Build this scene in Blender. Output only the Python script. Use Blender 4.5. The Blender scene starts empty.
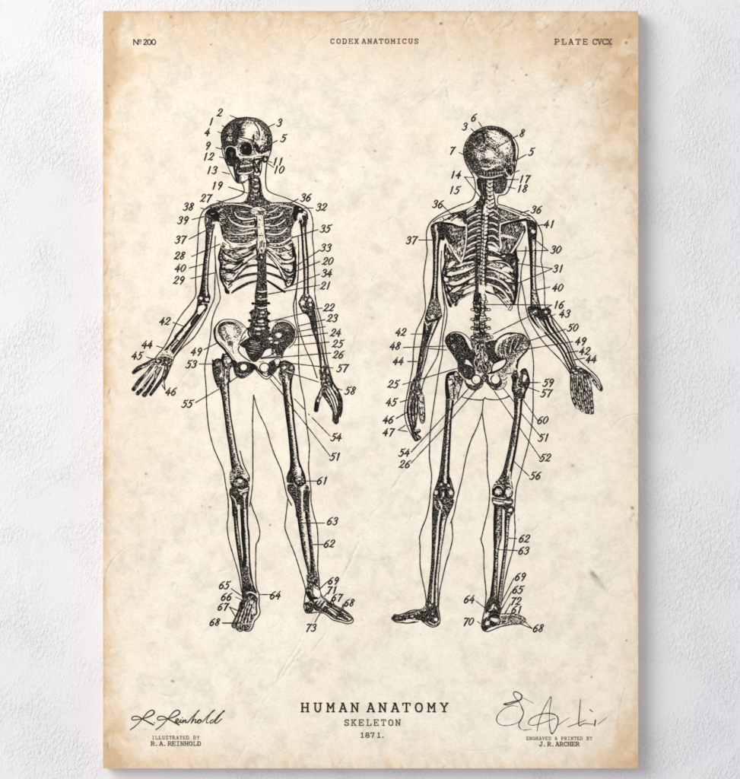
import bpy, math, random
import numpy as np

# ------------------------------------------------------------------ camera, light, exposure
S = 0.594 / 535.0                       # metres per photograph pixel on the face of the print (an A1 sheet)
DEPTH = 0.021                           # the print stands this far proud of the wall
def wx(px): return (px - 370.0) * S
def wz(py): return (389.5 - py) * S
sc = bpy.context.scene
DIST = 3.6
cam_d = bpy.data.cameras.new('camera'); cam = bpy.data.objects.new('camera', cam_d)
sc.collection.objects.link(cam); sc.camera = cam
cam.location = (0, -DEPTH - DIST, 0); cam.rotation_euler = (math.radians(90), 0, 0)
cam_d.sensor_width = 36; cam_d.lens = 36 * DIST / (779 * S)
cam_d.clip_start = 0.05; cam_d.clip_end = 50

world = bpy.data.worlds.new('World'); sc.world = world; world.use_nodes = True
bg = world.node_tree.nodes['Background']
bg.inputs['Color'].default_value = (0.965, 0.97, 1.0, 1); bg.inputs['Strength'].default_value = 0.60

def area_light(name, loc, target, size, power, col):
    d = bpy.data.lights.new(name, 'AREA'); d.shape = 'DISK'; d.size = size; d.energy = power; d.color = col
    o = bpy.data.objects.new(name, d); sc.collection.objects.link(o); o.location = loc
    v = [target[i] - loc[i] for i in range(3)]
    import mathutils
    o.rotation_euler = mathutils.Vector(v).to_track_quat('-Z', 'Y').to_euler()
    return o
area_light('window_softbox', (-2.75, -2.95, 1.65), (0.0, 0, 0), 3.5, 156, (1.0, 0.985, 0.965))

sc.view_settings.view_transform = 'Standard'; sc.view_settings.look = 'None'
sc.view_settings.exposure = 0.0; sc.view_settings.gamma = 1.0
sc.render.filter_size = 1.5
sc.cycles.filter_width = 1.5

rng = np.random.default_rng(1871)

# ------------------------------------------------------------------ node helpers
def new_mat(name):
    m = bpy.data.materials.new(name); m.use_nodes = True
    nt = m.node_tree
    return m, nt, nt.nodes['Principled BSDF']
def N(nt, kind, **kw):
    n = nt.nodes.new(kind)
    for k, v in kw.items():
        if k in n.inputs: n.inputs[k].default_value = v
        else: setattr(n, k, v)
    return n
def mixc(nt, fac, a, b, blend='MIX'):
    n = nt.nodes.new('ShaderNodeMix'); n.data_type = 'RGBA'; n.blend_type = blend
    for sock, v in ((n.inputs[0], fac), (n.inputs[6], a), (n.inputs[7], b)):
        if hasattr(v, 'links') or hasattr(v, 'is_linked'): nt.links.new(v, sock)
        else: sock.default_value = v if not isinstance(v, tuple) else (*v[:3], 1)
    return n.outputs[2]
def math_(nt, op, a, b=0.0, clamp=False):
    n = nt.nodes.new('ShaderNodeMath'); n.operation = op; n.use_clamp = clamp
    for i, v in enumerate((a, b)):
        if hasattr(v, 'is_linked'): nt.links.new(v, n.inputs[i])
        else: n.inputs[i].default_value = v
    return n.outputs[0]
def ramp(nt, fac, stops):
    n = nt.nodes.new('ShaderNodeValToRGB'); nt.links.new(fac, n.inputs[0])
    e = n.color_ramp.elements
    while len(e) < len(stops): e.new(0.5)
    for el, (p, c) in zip(e, stops):
        el.position = p; el.color = (c, c, c, 1) if not isinstance(c, tuple) else (*c, 1)
    return n.outputs[0]
def lin(r, g, b):
    f = lambda c: ((c/255 + 0.055)/1.055)**2.4 if c/255 > 0.04045 else c/255/12.92
    return (f(r), f(g), f(b))

# ------------------------------------------------------------------ materials
def wall_material():
    m, nt, b = new_mat('rough_white_plaster')
    tc = N(nt, 'ShaderNodeTexCoord'); P = tc.outputs['Object']
    def noise(scale, detail=4, rough=0.55, dist=0.0, vec=P):
        n = N(nt, 'ShaderNodeTexNoise', Scale=scale, Detail=detail, Roughness=rough, Distortion=dist)
        nt.links.new(vec, n.inputs['Vector']); return n.outputs['Fac']
    patch = ramp(nt, noise(9.5, 5, 0.66, 0.5), [(0.43, 0.0), (0.60, 1.0)])
    fleck_v = N(nt, 'ShaderNodeMapping'); fleck_v.inputs['Scale'].default_value = (1.0, 1.0, 0.6)
    fleck_v.inputs['Rotation'].default_value = (0, 0.5, 0)
    nt.links.new(P, fleck_v.inputs['Vector'])
    pebble = ramp(nt, noise(330, 3, 0.6, 0.3, fleck_v.outputs['Vector']), [(0.42, 0.0), (0.53, 0.35), (0.68, 1.0)])
    pebble2 = ramp(nt, noise(170, 3, 0.5, 0.5), [(0.44, 0.0), (0.70, 1.0)])
    grit = noise(420, 3, 0.6, 0.2)
    swell = noise(16, 3, 0.5, 0.3)
    h = math_(nt, 'MULTIPLY', math_(nt, 'ADD', pebble, math_(nt, 'MULTIPLY', pebble2, 0.5)), math_(nt, 'ADD', math_(nt, 'MULTIPLY', patch, 0.92), 0.06))
    h = math_(nt, 'ADD', h, math_(nt, 'MULTIPLY', grit, math_(nt, 'ADD', math_(nt, 'MULTIPLY', patch, 0.22), 0.10)))
    h = math_(nt, 'ADD', h, math_(nt, 'MULTIPLY', swell, 0.25))
    bp = N(nt, 'ShaderNodeBump', Strength=0.55, Distance=0.0015)
    nt.links.new(h, bp.inputs['Height']); nt.links.new(bp.outputs['Normal'], b.inputs['Normal'])
    tint = ramp(nt, noise(3.2, 4, 0.6), [(0.3, lin(225, 223, 226)), (0.7, lin(234, 232, 234))])
    nt.links.new(tint, b.inputs['Base Color'])
    b.inputs['Roughness'].default_value = 0.82; b.inputs['Specular IOR Level'].default_value = 0.3
    return m

def paper_material():
    m, nt, b = new_mat('aged_cream_paper')
    tc = N(nt, 'ShaderNodeTexCoord'); P = tc.outputs['Object']
    at = N(nt, 'ShaderNodeAttribute', attribute_name='wear')
    sp = N(nt, 'ShaderNodeSeparateColor'); nt.links.new(at.outputs['Color'], sp.inputs['Color'])
    stain, speck, crease = sp.outputs['Red'], sp.outputs['Green'], sp.outputs['Blue']
    def noise(scale, detail=5, rough=0.6, dist=0.0):
        n = N(nt, 'ShaderNodeTexNoise', Scale=scale, Detail=detail, Roughness=rough, Distortion=dist)
        nt.links.new(P, n.inputs['Vector']); return n.outputs['Fac']
    cloud = ramp(nt, noise(9, 6, 0.62, 0.4), [(0.34, 0.0), (0.68, 1.0)])
    base = mixc(nt, cloud, lin(240, 231, 215), lin(245, 238, 224))
    yel = ramp(nt, noise(26, 4, 0.6, 0.6), [(0.50, 0.0), (0.72, 0.6)])
    base = mixc(nt, yel, base, lin(243, 233, 210))
    pk2 = ramp(nt, noise(31, 4, 0.6, 0.6), [(0.52, 0.0), (0.72, 0.55)])
    base = mixc(nt, pk2, base, lin(243, 229, 214))
    pink = ramp(nt, noise(6.5, 4, 0.6, 0.8), [(0.46, 0.0), (0.72, 0.55)])
    base = mixc(nt, pink, base, lin(239, 226, 210))
    tan = ramp(nt, stain, [(0.0, lin(240, 233, 220)), (0.25, lin(233, 214, 189)), (0.5, lin(220, 193, 160)),
                           (0.75, lin(199, 165, 125)), (1.0, lin(120, 82, 50))])
    fac = math_(nt, 'MULTIPLY', stain, 3.0, True)
    col = mixc(nt, fac, base, tan)
    fleck = ramp(nt, noise(420, 3, 0.6), [(0.30, 0.90), (0.52, 1.0)])
    col = mixc(nt, 1.0, col, fleck, 'MULTIPLY')
    mott = ramp(nt, noise(85, 5, 0.68, 0.5), [(0.30, (0.955, 0.935, 0.895)), (0.62, (1.02, 1.02, 1.015))])
    col = mixc(nt, 1.0, col, mott, 'MULTIPLY')
    cr = ramp(nt, crease, [(0.0, 0.50), (0.5, 1.0), (1.0, 1.12)])
    col = mixc(nt, 1.0, col, cr, 'MULTIPLY')
    col = mixc(nt, speck, col, lin(62, 48, 38))
    nt.links.new(col, b.inputs['Base Color'])
    b.inputs['Roughness'].default_value = 0.78; b.inputs['Specular IOR Level'].default_value = 0.18
    bp = N(nt, 'ShaderNodeBump', Strength=0.10, Distance=0.0006)
    nt.links.new(noise(160, 4, 0.6), bp.inputs['Height']); nt.links.new(bp.outputs['Normal'], b.inputs['Normal'])
    return m

def ink_material(name, dark, light, spread):
    m, nt, b = new_mat(name)
    tc = N(nt, 'ShaderNodeTexCoord')
    n = N(nt, 'ShaderNodeTexNoise', Scale=spread, Detail=4, Roughness=0.65)
    nt.links.new(tc.outputs['Object'], n.inputs['Vector'])
    f = ramp(nt, n.outputs['Fac'], [(0.42, 0.0), (0.75, 1.0)])
    nt.links.new(mixc(nt, f, lin(*dark), lin(*light)), b.inputs['Base Color'])
    b.inputs['Roughness'].default_value = 0.8; b.inputs['Specular IOR Level'].default_value = 0.15
    return m
def plain_material():
    m, nt, b = new_mat('board_edge')
    tc = N(nt, 'ShaderNodeTexCoord')
    n = N(nt, 'ShaderNodeTexNoise', Scale=40, Detail=4)
    nt.links.new(tc.outputs['Object'], n.inputs['Vector'])
    nt.links.new(mixc(nt, n.outputs['Fac'], lin(205, 190, 165), lin(225, 212, 190)), b.inputs['Base Color'])
    b.inputs['Roughness'].default_value = 0.85
    return m
M_WALL, M_PAPER, M_EDGE = wall_material(), paper_material(), plain_material()
M_BONE = ink_material('black_printing_ink', (16, 14, 12), (36, 32, 28), 90)
M_THIN = ink_material('thin_printing_ink', (104, 98, 90), (128, 121, 111), 90)
M_LINE = ink_material('line_ink', (30, 27, 24), (74, 67, 59), 60)
M_NUM = ink_material('number_ink', (24, 21, 19), (72, 65, 57), 160)
M_TYPE = ink_material('type_ink', (28, 24, 21), (84, 75, 65), 420)
M_FADED = ink_material('faded_type_ink', (74, 64, 54), (138, 123, 104), 420)
M_PEN = ink_material('pen_ink', (44, 40, 36), (92, 84, 74), 70)

# ------------------------------------------------------------------ the wall
def mesh_obj(name, verts, faces, mat, parent=None):
    me = bpy.data.meshes.new(name); me.from_pydata(verts, [], faces); me.update()
    me.materials.append(mat)
    o = bpy.data.objects.new(name, me); sc.collection.objects.link(o)
    if parent: o.parent = parent
    return o
wall = mesh_obj('wall', [(-2.4, 0, -1.9), (2.4, 0, -1.9), (2.4, 0, 1.9), (-2.4, 0, 1.9)], [(0, 1, 2, 3)], M_WALL)
wall['kind'] = 'structure'; wall['label'] = 'rough white plaster wall behind the poster'

poster = bpy.data.objects.new('poster', None); sc.collection.objects.link(poster)
poster.location = (wx(370.5), 0, wz(768)); poster.empty_display_size = 0.1
poster['label'] = 'aged cream anatomy poster with front and back skeleton engravings, hanging on white plaster wall'
poster['category'] = 'poster'
PX, PZ = poster.location.x, poster.location.z
X0, X1, Y0, Y1 = 103.0, 638.3, 11.0, 768.3

# ------------------------------------------------------------------ a small engraving press: tones on a fine grid, then cut into ink
K = 5
OX, OY = 100, 8
CW, CH = 542*K, 764*K
D = np.zeros((CH, CW), np.float32)       # darkness of the drawing
ID = np.full((CH, CW), -1, np.int16)     # which part the mark belongs to
PARTS = []                               # (name, parent key, material, screen, label)
CUR = 0
ORG = [0.0, 0.0, 1.0]
def at(x, y, s=1.0): ORG[:] = [x, y, s]
def part(name, owner, mat, screen=0, label=None):
    global CUR
    PARTS.append((name, owner, mat, screen, label)); CUR = len(PARTS) - 1
    return CUR
def pts(s):
    if isinstance(s, str):
        a = np.array([[float(v) for v in q.split(',')] for q in s.split()], float)
    else: a = np.array(s, float)
    return a / ORG[2] + np.array(ORG[:2])
def smooth(p, closed=False, step=0.6):
    n = len(p)
    if n < 3 and not closed:
        m = max(2, int(np.hypot(*(p[-1]-p[0]))/step)+1)
        t = np.linspace(0, 1, m)[:, None]; return p[0]*(1-t) + p[-1]*t
    out = []
    rngi = range(n) if closed else range(n-1)
    for i in rngi:
        p1, p2 = p[i], p[(i+1) % n]
        p0 = p[i-1] if (closed or i > 0) else 2*p1 - p2
        p3 = p[(i+2) % n] if (closed or i+2 < n) else 2*p2 - p1
        m = max(2, int(np.hypot(*(p2-p1))/step)+1)
        t = np.linspace(0, 1, m, endpoint=False)[:, None]
        out.append(0.5*((2*p1) + (p2-p0)*t + (2*p0-5*p1+4*p2-p3)*t*t + (3*p1-p0-3*p2+p3)*t**3))
    out = np.vstack(out)
    if not closed: out = np.vstack([out, p[-1]])
    return out
def window(a, pad):
    x0 = max(0, int((a[:, 0].min()-pad-OX)*K)); x1 = min(CW, int((a[:, 0].max()+pad-OX)*K)+2)
    y0 = max(0, int((a[:, 1].min()-pad-OY)*K)); y1 = min(CH, int((a[:, 1].max()+pad-OY)*K)+2)
    xs = (np.arange(x0, x1)+0.5)/K + OX; ys = (np.arange(y0, y1)+0.5)/K + OY
    return slice(y0, y1), slice(x0, x1), xs[None, :], ys[:, None]
def put(sy, sx, cov, tone):
    d = D[sy, sx]; d[:] = d*(1-cov) + tone*cov
    i = ID[sy, sx]; i[cov > 0.5] = CUR
def box(m, r):
    if r < 1: return m
    for ax in (0, 1):
        pad = [(0, 0), (0, 0)]; pad[ax] = (r+1, r)
        c = np.cumsum(np.pad(m, pad), axis=ax)
        m = (np.take(c, range(2*r+1, c.shape[ax]), ax) - np.take(c, range(0, c.shape[ax]-2*r-1), ax)) / (2*r+1)
    return m
def P(s, tone, soft=0.0, curve=True):                      # filled shape
    a = pts(s)
    if curve: a = smooth(a, True, 1.0)
    sy, sx, xs, ys = window(a, soft*2+0.5)
    inside = np.zeros((ys.shape[0], xs.shape[1]), bool)
    b = np.roll(a, -1, 0)
    for (ax, ay), (bx, by) in zip(a, b):
        if ay == by: continue
        c = ((ay > ys) != (by > ys))
        inside ^= c & (xs < (bx-ax)*(ys-ay)/(by-ay)+ax)
    m = inside.astype(np.float32)
    if soft: m = box(box(m, int(soft*K/2)), int(soft*K/2))
    put(sy, sx, m, tone)
def L(s, w=0.8, tone=1.0, curve=True, jit=0.0):            # a line; w may run from start to end
    a = pts(s)
    q = smooth(a) if curve and len(a) > 2 else np.vstack([smooth(a[i:i+2]) for i in range(len(a)-1)])
    ws = np.interp(np.linspace(0, 1, len(q)), np.linspace(0, 1, len(w)), w) if isinstance(w, (tuple, list)) else np.full(len(q), w)
    if jit: ws = ws*(1+jit*np.interp(np.arange(len(q)), np.arange(0, len(q)+4, 4), rng.normal(size=len(np.arange(0, len(q)+4, 4)))))
    for i in range(len(q)-1):
        p0, p1 = q[i], q[i+1]; r0 = max(ws[i], ws[i+1])/2
        sy, sx, xs, ys = window(np.array([p0, p1]), r0+0.3)
        if xs.size == 0 or ys.size == 0: continue
        dx, dy = p1-p0; ll = dx*dx+dy*dy+1e-9
        t = np.clip(((xs-p0[0])*dx+(ys-p0[1])*dy)/ll, 0, 1)
        d = np.hypot(xs-p0[0]-t*dx, ys-p0[1]-t*dy)
        cov = (d <= (ws[i]*(1-t)+ws[i+1]*t)/2 + 0.02).astype(np.float32)
        put(sy, sx, cov, tone)
def E(cx, cy, rx, ry, tone, rot=0.0, soft=0.0):            # ellipse, soft = share of the radius that fades
    c = pts([[cx, cy]])[0]; rx /= ORG[2]; ry /= ORG[2]
    r = max(rx, ry)
    sy, sx, xs, ys = window(np.array([c]), r+0.3)
    if xs.size == 0 or ys.size == 0: return
    co, si = math.cos(math.radians(rot)), math.sin(math.radians(rot))
    u = ((xs-c[0])*co+(ys-c[1])*si)/rx; v = (-(xs-c[0])*si+(ys-c[1])*co)/ry
    q = np.hypot(u, v)
    cov = np.clip((1-q)/soft, 0, 1) if soft else (q <= 1)
    put(sy, sx, cov.astype(np.float32), tone)
def ring(cx, cy, r, w, tone=1.0, fill=None, ry=None):
    ry = ry or r
    E(cx, cy, r+w/2, ry+w/2, tone)
    if fill is not None: E(cx, cy, r-w/2, ry-w/2, fill)
def resample(a, n):
    d = np.r_[0, np.cumsum(np.hypot(*np.diff(a, axis=0).T))]
    t = np.linspace(0, d[-1], n)
    return np.c_[np.interp(t, d, a[:, 0]), np.interp(t, d, a[:, 1])]
def B(left, right, prof):                                  # a long bone between its two edges, shaded across
    l, r = smooth(pts(left)), smooth(pts(right))
    n = int(max(np.hypot(*np.diff(l, axis=0).T).sum(), np.hypot(*np.diff(r, axis=0).T).sum())*K*1.8)+2
    l, r = resample(l, n), resample(r, n)
    m = int(np.hypot(*(r-l).T).max()*K*1.8)+2
    u = np.linspace(0, 1, m)
    f = np.interp(u, [p[0] for p in prof], [p[1] for p in prof])
    X = l[:, None, 0]*(1-u)+r[:, None, 0]*u; Y = l[:, None, 1]*(1-u)+r[:, None, 1]*u
    ix = ((X-OX)*K).astype(int).clip(0, CW-1); iy = ((Y-OY)*K).astype(int).clip(0, CH-1)
    D[iy, ix] = np.broadcast_to(f, X.shape); ID[iy, ix] = CUR
def digi(cx, cy, text, h=7.4, w=1.08, adv=5.5):            # engraved italic figures
    a0 = ORG[:]
    x = cx - adv*(len(text)-1)/2
    for ch in text:
        for st in DIG[ch]:
            q = np.array(st[1:], float)
            X = x + (q[:, 0]-0.5)*h*0.62 - (q[:, 1]-0.5)*h*0.34 + rng.normal()*0.08
            Y = cy + (q[:, 1]-0.5)*h + rng.normal()*0.08
            at(0, 0); L(np.c_[X, Y], tuple(w*k for k in st[0]), 1.0)
        x += adv
    ORG[:] = a0
def typ(xs, ytop, ybot, text, wid, w, squeeze=1.0):        # slab-serif type, one centre per letter
    a0 = ORG[:]; at(0, 0); h = ybot-ytop
    for x, ch in zip(xs, text):
        if ch == ' ': continue
        for st in SLAB[ch]:
            q = np.array(st[1:], float)
            L(np.c_[x+(q[:, 0]-0.5)*wid, ytop+w/2+q[:, 1]*(h-w)], w*st[0], 1.0, curve=len(st) > 4)
    ORG[:] = a0

DIG = {
 '0': [((.7, 1.2, .7, 1.2, .7), (.5, 0), (.15, .25), (.08, .65), (.4, 1), (.8, .75), (.9, .3), (.5, 0))],
 '1': [((.9, 1.25, 1.1), (.5, 0), (.5, .5), (.5, 1)), ((.8, .5), (.3, .2), (.5, .02))],
 '2': [((1.1, .8, 1.2, .9, .7), (.12, .3), (.28, .05), (.65, .02), (.85, .25), (.6, .58), (.05, .96)), ((.9, 1.2, .7), (.05, .95), (.4, .88), (.7, 1), (1, .88))],
 '3': [((1, .8, 1.2, .7), (.12, .22), (.4, 0), (.8, .12), (.72, .38), (.38, .47)), ((.7, 1.2, 1, .9), (.38, .47), (.82, .55), (.85, .85), (.5, 1.02), (.1, .88))],
 '4': [((.8, .8, 1), (.6, 0), (.3, .4), (.0, .68)), ((1, 1), (0, .68), (1, .66)), ((1, 1.3, 1.1), (.68, .35), (.66, .7), (.66, 1.02))],
 '5': [((.9, .8), (.3, .05), (.22, .45)), ((1.1, .7), (.3, .05), (.7, .1), (1.0, -.04)), ((.7, 1.2, 1.1, .9), (.22, .45), (.6, .38), (.85, .6), (.65, .95), (.3, 1.02), (.02, .88))],
 '6': [((.8, 1.1, 1.2, .8), (.85, .02), (.4, .22), (.12, .6), (.25, .95), (.6, 1.0), (.88, .75), (.7, .5), (.35, .52), (.14, .7))],
 '7': [((1.2, .8), (.08, .1), (.35, .02), (.6, .1), (1.0, .02)), ((.7, 1.3, 1.2), (1.0, .02), (.65, .5), (.5, 1.05))],
 '8': [((.8, 1.2, .8, 1.2, .8), (.8, .15), (.5, 0), (.2, .18), (.45, .45), (.8, .72), (.5, 1.0), (.12, .8), (.4, .5), (.78, .28), (.75, .1))],
 '9': [((.8, 1.1, .8, 1.2, 1), (.85, .25), (.55, 0), (.18, .22), (.3, .52), (.68, .45), (.88, .2), (.75, .65), (.5, 1.05))],
}
def serif(*s): return [(.8, (a, y), (b, y)) for a, b, y in s]
STEM = [(1, (.16, 0), (.16, 1))]
SLAB = {
 'H': STEM+[(1, (.84, 0), (.84, 1)), (.8, (.16, .5), (.84, .5))]+serif((0, .33, 0), (.67, 1, 0), (0, .33, 1), (.67, 1, 1)),
 'U': [(1, (.17, 0), (.17, .4), (.19, .75), (.35, .97), (.5, 1), (.65, .97), (.81, .75), (.83, .4), (.83, 0))]+serif((0, .36, 0), (.64, 1, 0)),
 'M': [(.9, (.14, 0), (.14, 1)), (.9, (.86, 0), (.86, 1)), (.9, (.14, 0), (.5, .62)), (.9, (.5, .62), (.86, 0))]+serif((0, .2, 0), (.8, 1, 0), (0, .32, 1), (.68, 1, 1)),
 'A': [(.9, (.12, 1), (.48, 0)), (1.1, (.52, 0), (.88, 1)), (.8, (.26, .66), (.74, .66))]+serif((0, .3, 1), (.7, 1, 1), (.3, .52, 0)),
 'N': [(.9, (.16, 0), (.16, 1)), (1, (.16, 0), (.82, 1)), (.9, (.82, 1), (.82, 0))]+serif((0, .2, 0), (0, .34, 1), (.64, 1, 0)),
 'T': [(1, (.5, 0), (.5, 1))]+serif((.04, .96, 0), (.3, .7, 1))+[(.8, (.05, 0), (.05, .24)), (.8, (.95, 0), (.95, .24))],
 'O': [(1, (.5, 0), (.2, .12), (.09, .5), (.2, .88), (.5, 1), (.8, .88), (.91, .5), (.8, .12), (.5, 0))],
 'Y': [(1, (.1, 0), (.5, .52)), (.9, (.9, 0), (.5, .52)), (1, (.5, .5), (.5, 1))]+serif((0, .28, 0), (.72, 1, 0), (.3, .7, 1)),
 'S': [(1, (.86, .22), (.68, .02), (.35, .02), (.14, .22), (.3, .43), (.7, .55), (.87, .78), (.65, .98), (.32, .98), (.13, .78)), (.7, (.87, 0), (.87, .25)), (.7, (.12, .76), (.12, 1))],
 'K': STEM+[(.9, (.82, 0), (.18, .58)), (1, (.4, .4), (.86, 1))]+serif((0, .34, 0), (0, .34, 1), (.64, 1, 0), (.66, 1, 1)),
 'E': STEM+[(.8, (.02, 0), (.9, 0)), (.8, (.02, 1), (.92, 1)), (.8, (.16, .48), (.62, .48)), (.7, (.9, 0), (.9, .24)), (.7, (.92, 1), (.92, .74)), (.7, (.62, .36), (.62, .6))],
 'L': [(1, (.26, 0), (.26, 1)), (.8, (.05, 0), (.5, 0)), (.8, (.05, 1), (.93, 1)), (.8, (.93, 1), (.93, .68))],
 'C': [(1, (.86, .25), (.7, .03), (.42, .02), (.14, .22), (.1, .6), (.25, .92), (.55, 1), (.88, .82)), (.7, (.87, 0), (.87, .3))],
 'D': STEM+[(1, (.02, 0), (.5, 0), (.78, .12), (.9, .5), (.78, .88), (.5, 1), (.02, 1))],
 'X': [(1, (.14, 0), (.86, 1)), (.9, (.86, 0), (.14, 1))]+serif((0, .32, 0), (.68, 1, 0), (0, .32, 1), (.68, 1, 1)),
 'P': [(1, (.2, 0), (.2, 1)), (.9, (.02, 0), (.5, 0), (.85, .08), (.9, .3), (.8, .5), (.5, .55), (.2, .55)), (.8, (.02, 1), (.45, 1))],
 'R': STEM+[(.9, (.02, 0), (.5, 0), (.8, .08), (.84, .27), (.75, .46), (.5, .5), (.16, .5)), (1, (.5, .5), (.86, 1)), (.8, (.0, 1), (.36, 1)), (.8, (.8, 1), (1, 1))],
 'B': STEM+[(.9, (.02, 0), (.5, 0), (.78, .06), (.82, .25), (.72, .44), (.5, .48), (.16, .48)), (.9, (.5, .48), (.8, .55), (.9, .75), (.78, .96), (.5, 1), (.02, 1))],
 'G': [(1, (.84, .24), (.68, .03), (.42, .02), (.14, .22), (.1, .6), (.25, .92), (.55, 1), (.84, .9), (.84, .58)), (.8, (.52, .58), (1, .58))],
 'I': [(1, (.5, 0), (.5, 1))]+serif((.16, .84, 0), (.16, .84, 1)),
 'V': [(1, (.12, 0), (.5, 1)), (.9, (.88, 0), (.5, 1))]+serif((0, .3, 0), (.7, 1, 0)),
 'J': [(1, (.65, 0), (.65, .5), (.62, .85), (.4, 1), (.15, .95), (.1, .72))]+serif((.35, .95, 0)),
 '&': [(.9, (.9, .95), (.6, .7), (.25, .3), (.3, .05), (.55, .02), (.6, .25), (.2, .55), (.1, .8), (.35, 1), (.65, .85), (.88, .5))],
 '.': [(1.4, (.3, .96), (.36, .96))],
 '1': [(1, (.5, 0), (.5, 1)), (.8, (.2, .18), (.5, 0)), (.8, (.15, 1), (.85, 1))],
 '7': [(.9, (.1, 0), (.9, 0)), (.8, (.1, 0), (.1, .22)), (1, (.9, 0), (.45, 1))],
 '8': [(1, (.5, 0), (.2, .1), (.2, .38), (.5, .48), (.8, .38), (.8, .1), (.5, 0)), (1, (.5, .48), (.13, .6), (.13, .9), (.5, 1), (.87, .9), (.87, .6), (.5, .48))],
}
# ------------------------------------------------------------------ front view of the skeleton
PA = [(0, 1), (.16, 1), (.26, .82), (.5, .6), (.62, .4), (.69, .08), (.8, .1), (.85, .95), (1, 1)]      # dark flank, speckle, light ridge, edge
PB = [(0, 1), (.28, 1), (.36, .55), (.46, .05), (.64, .05), (.70, .9), (1, 1)]                             # light ridge in the middle
PC = [(0, 1), (.22, 1), (.3, .04), (.7, .04), (.78, 1), (1, 1)]                                            # a pale rod
PD = [(0, 1), (.3, .92), (.7, .8), (1, 1)]                                                                 # a dark rod
FRONT = part('skeleton_drawing', None, 'M_LINE', 0, 'front view skeleton inside a thin body outline')
at(0, 0)
LW = 0.92
for s in (
 "221.5,146 222.5,153 225,160 229,169 233,177 237,182.5 242.3,184 242.5,194 222,201.5 211,205 205,209 201,214.5 198.5,225 198,236 197.3,250 196,267 195.5,282 195.5,295 190,304 182,314 175,325 169,338 164,347 159,353 154,359 150,361",
 "215.2,236 214.6,250 215.3,262 214.7,285 214,298 210,308 204,321 194,337 182,348 175,356 172,363 168,372 164,379",
 "215.3,262 216,270 217.5,280 220,298 216,308 212,320 210.5,335 209,345 206.5,356 204.6,368 206,388 206.8,410 209,430 213,446 217,456 223,470 225.5,485 228,500 228,517 227,525 228.5,539 233,555 238,572 240,582 241.5,592",
 "253.5,395 252.5,420 252.7,447 252.6,480 251.5,493 250,503 249.6,506.5", "250.3,501 253,510 256,517 259,527 259.7,534 258,541 256,545 255.6,560 255.6,580 256.8,589 259,595 259,605 260,612 258,617 254.5,621 253,626 250,630.5 246,631.2 243,630 240.5,631.3 237,630",
 "253.5,395 258,411 266,428 271,445 275,456 281,470 284,483 287,496 291.5,505.5",
 "287.7,499 286.5,510 285.6,518 285,528 289,540 295,555 300,571 305.3,589 304.6,598 304,606 305.5,612.2 310,613 317,612.2 323,613 328,616 332,619.5 336,620.8 341,622 347,623.7 352,622.5 353,619 349,614 342,609 334,605 328,602 322,596 319.5,589 319,580 317.6,567 318,545 317,527 314,516 311,502 311,492 310,482 308.5,468 309,455 309.2,445 306,420 304,400 301,386 299,371 298.5,358 298.5,340 297.5,330 295,320 293.4,306 295,297 297,285 298.3,270 298.6,250 298,236",
 "267.3,158 265.6,174 265.8,184.7 267.5,190 273,193.6 286,198 302,205 307,208 311,214 313,225 312.2,237 313.6,250 314,265 315,280 314.6,292 316.5,305 320,317 322,326 324.6,343 327,360 330,372 333,382 338,390 341.5,400 342,410 340,417",
 "296.6,288 296,300 297,318 299,329 301,336 306,350 312,363 317,378",
): L(s, LW, jit=0.12)

# --- skull
part('skull', 'F', 'M_BONE', 0)
at(206, 108, 10)
P("405,92 500,105 570,140 620,190 650,260 658,340 650,420 635,470 610,530 580,545 562,510 560,560 550,630 535,675 480,680 430,710 390,740 340,752 305,730 290,690 280,640 270,580 240,577 210,560 195,500 180,430 165,380 152,320 155,250 180,200 240,140 310,105", .42)
P("310,105 250,138 190,190 158,250 153,330 170,390 185,420 250,400 300,380 320,330 330,250 350,190 380,150 400,105", .86, .6)
P("380,96 480,104 560,140 615,190 648,260 655,350 640,440 600,430 610,330 580,230 520,160 440,130 340,130", .74, .5)
E(238, 235, 40, 45, .42, 0, .8); E(235, 310, 42, 40, .40, 0, .8); E(265, 180, 30, 25, .8, 0, .6); E(330, 150, 55, 22, .45, -20, .7)
E(430, 235, 95, 78, .0, -25, .62); E(480, 200, 60, 35, .02, 0, .5); E(420, 290, 90, 30, .06, 0, .6); E(370, 320, 60, 24, .05, 0, .6)
E(430, 130, 40, 16, .25, 5, .8)
for i in range(16):
    x0 = 300+rng.random()*60; y0 = 150+rng.random()*150
    L([(x0, y0), (x0+30+rng.random()*30, y0-14+rng.random()*10)], .45)
L("480,130 515,180 535,235 535,280", .75, jit=.4); L("502,165 530,200 545,240 550,300", 1.7, 0)
E(560, 250, 18, 30, .1, 0, .6); L('300,130 280,180 270,240 280,300', 1.5, .9, jit=.4); E(600, 260, 26, 40, .55, 0, .7)
L("330,290 400,305 440,315 475,325", .8, jit=.3); L("470,280 480,310 465,340 490,350 480,390 510,400 500,430", .9, jit=.4)
E(530, 345, 45, 40, .04, -15, .55); E(520, 300, 26, 16, .2, 0, .6)
L("510,290 520,310 500,320", .6); L("540,400 570,370 600,350 630,340", .55); L("500,390 530,395 560,360", .5); L("520,430 560,410 600,400 640,380", 1.2, .92, jit=.3); L("540,440 590,430 630,415", .8)
E(520, 420, 30, 26, .88, 0, .6); E(585, 395, 30, 20, .7, 0, .6)
E(500, 380, 18, 40, .95, -10, .7)
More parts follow.
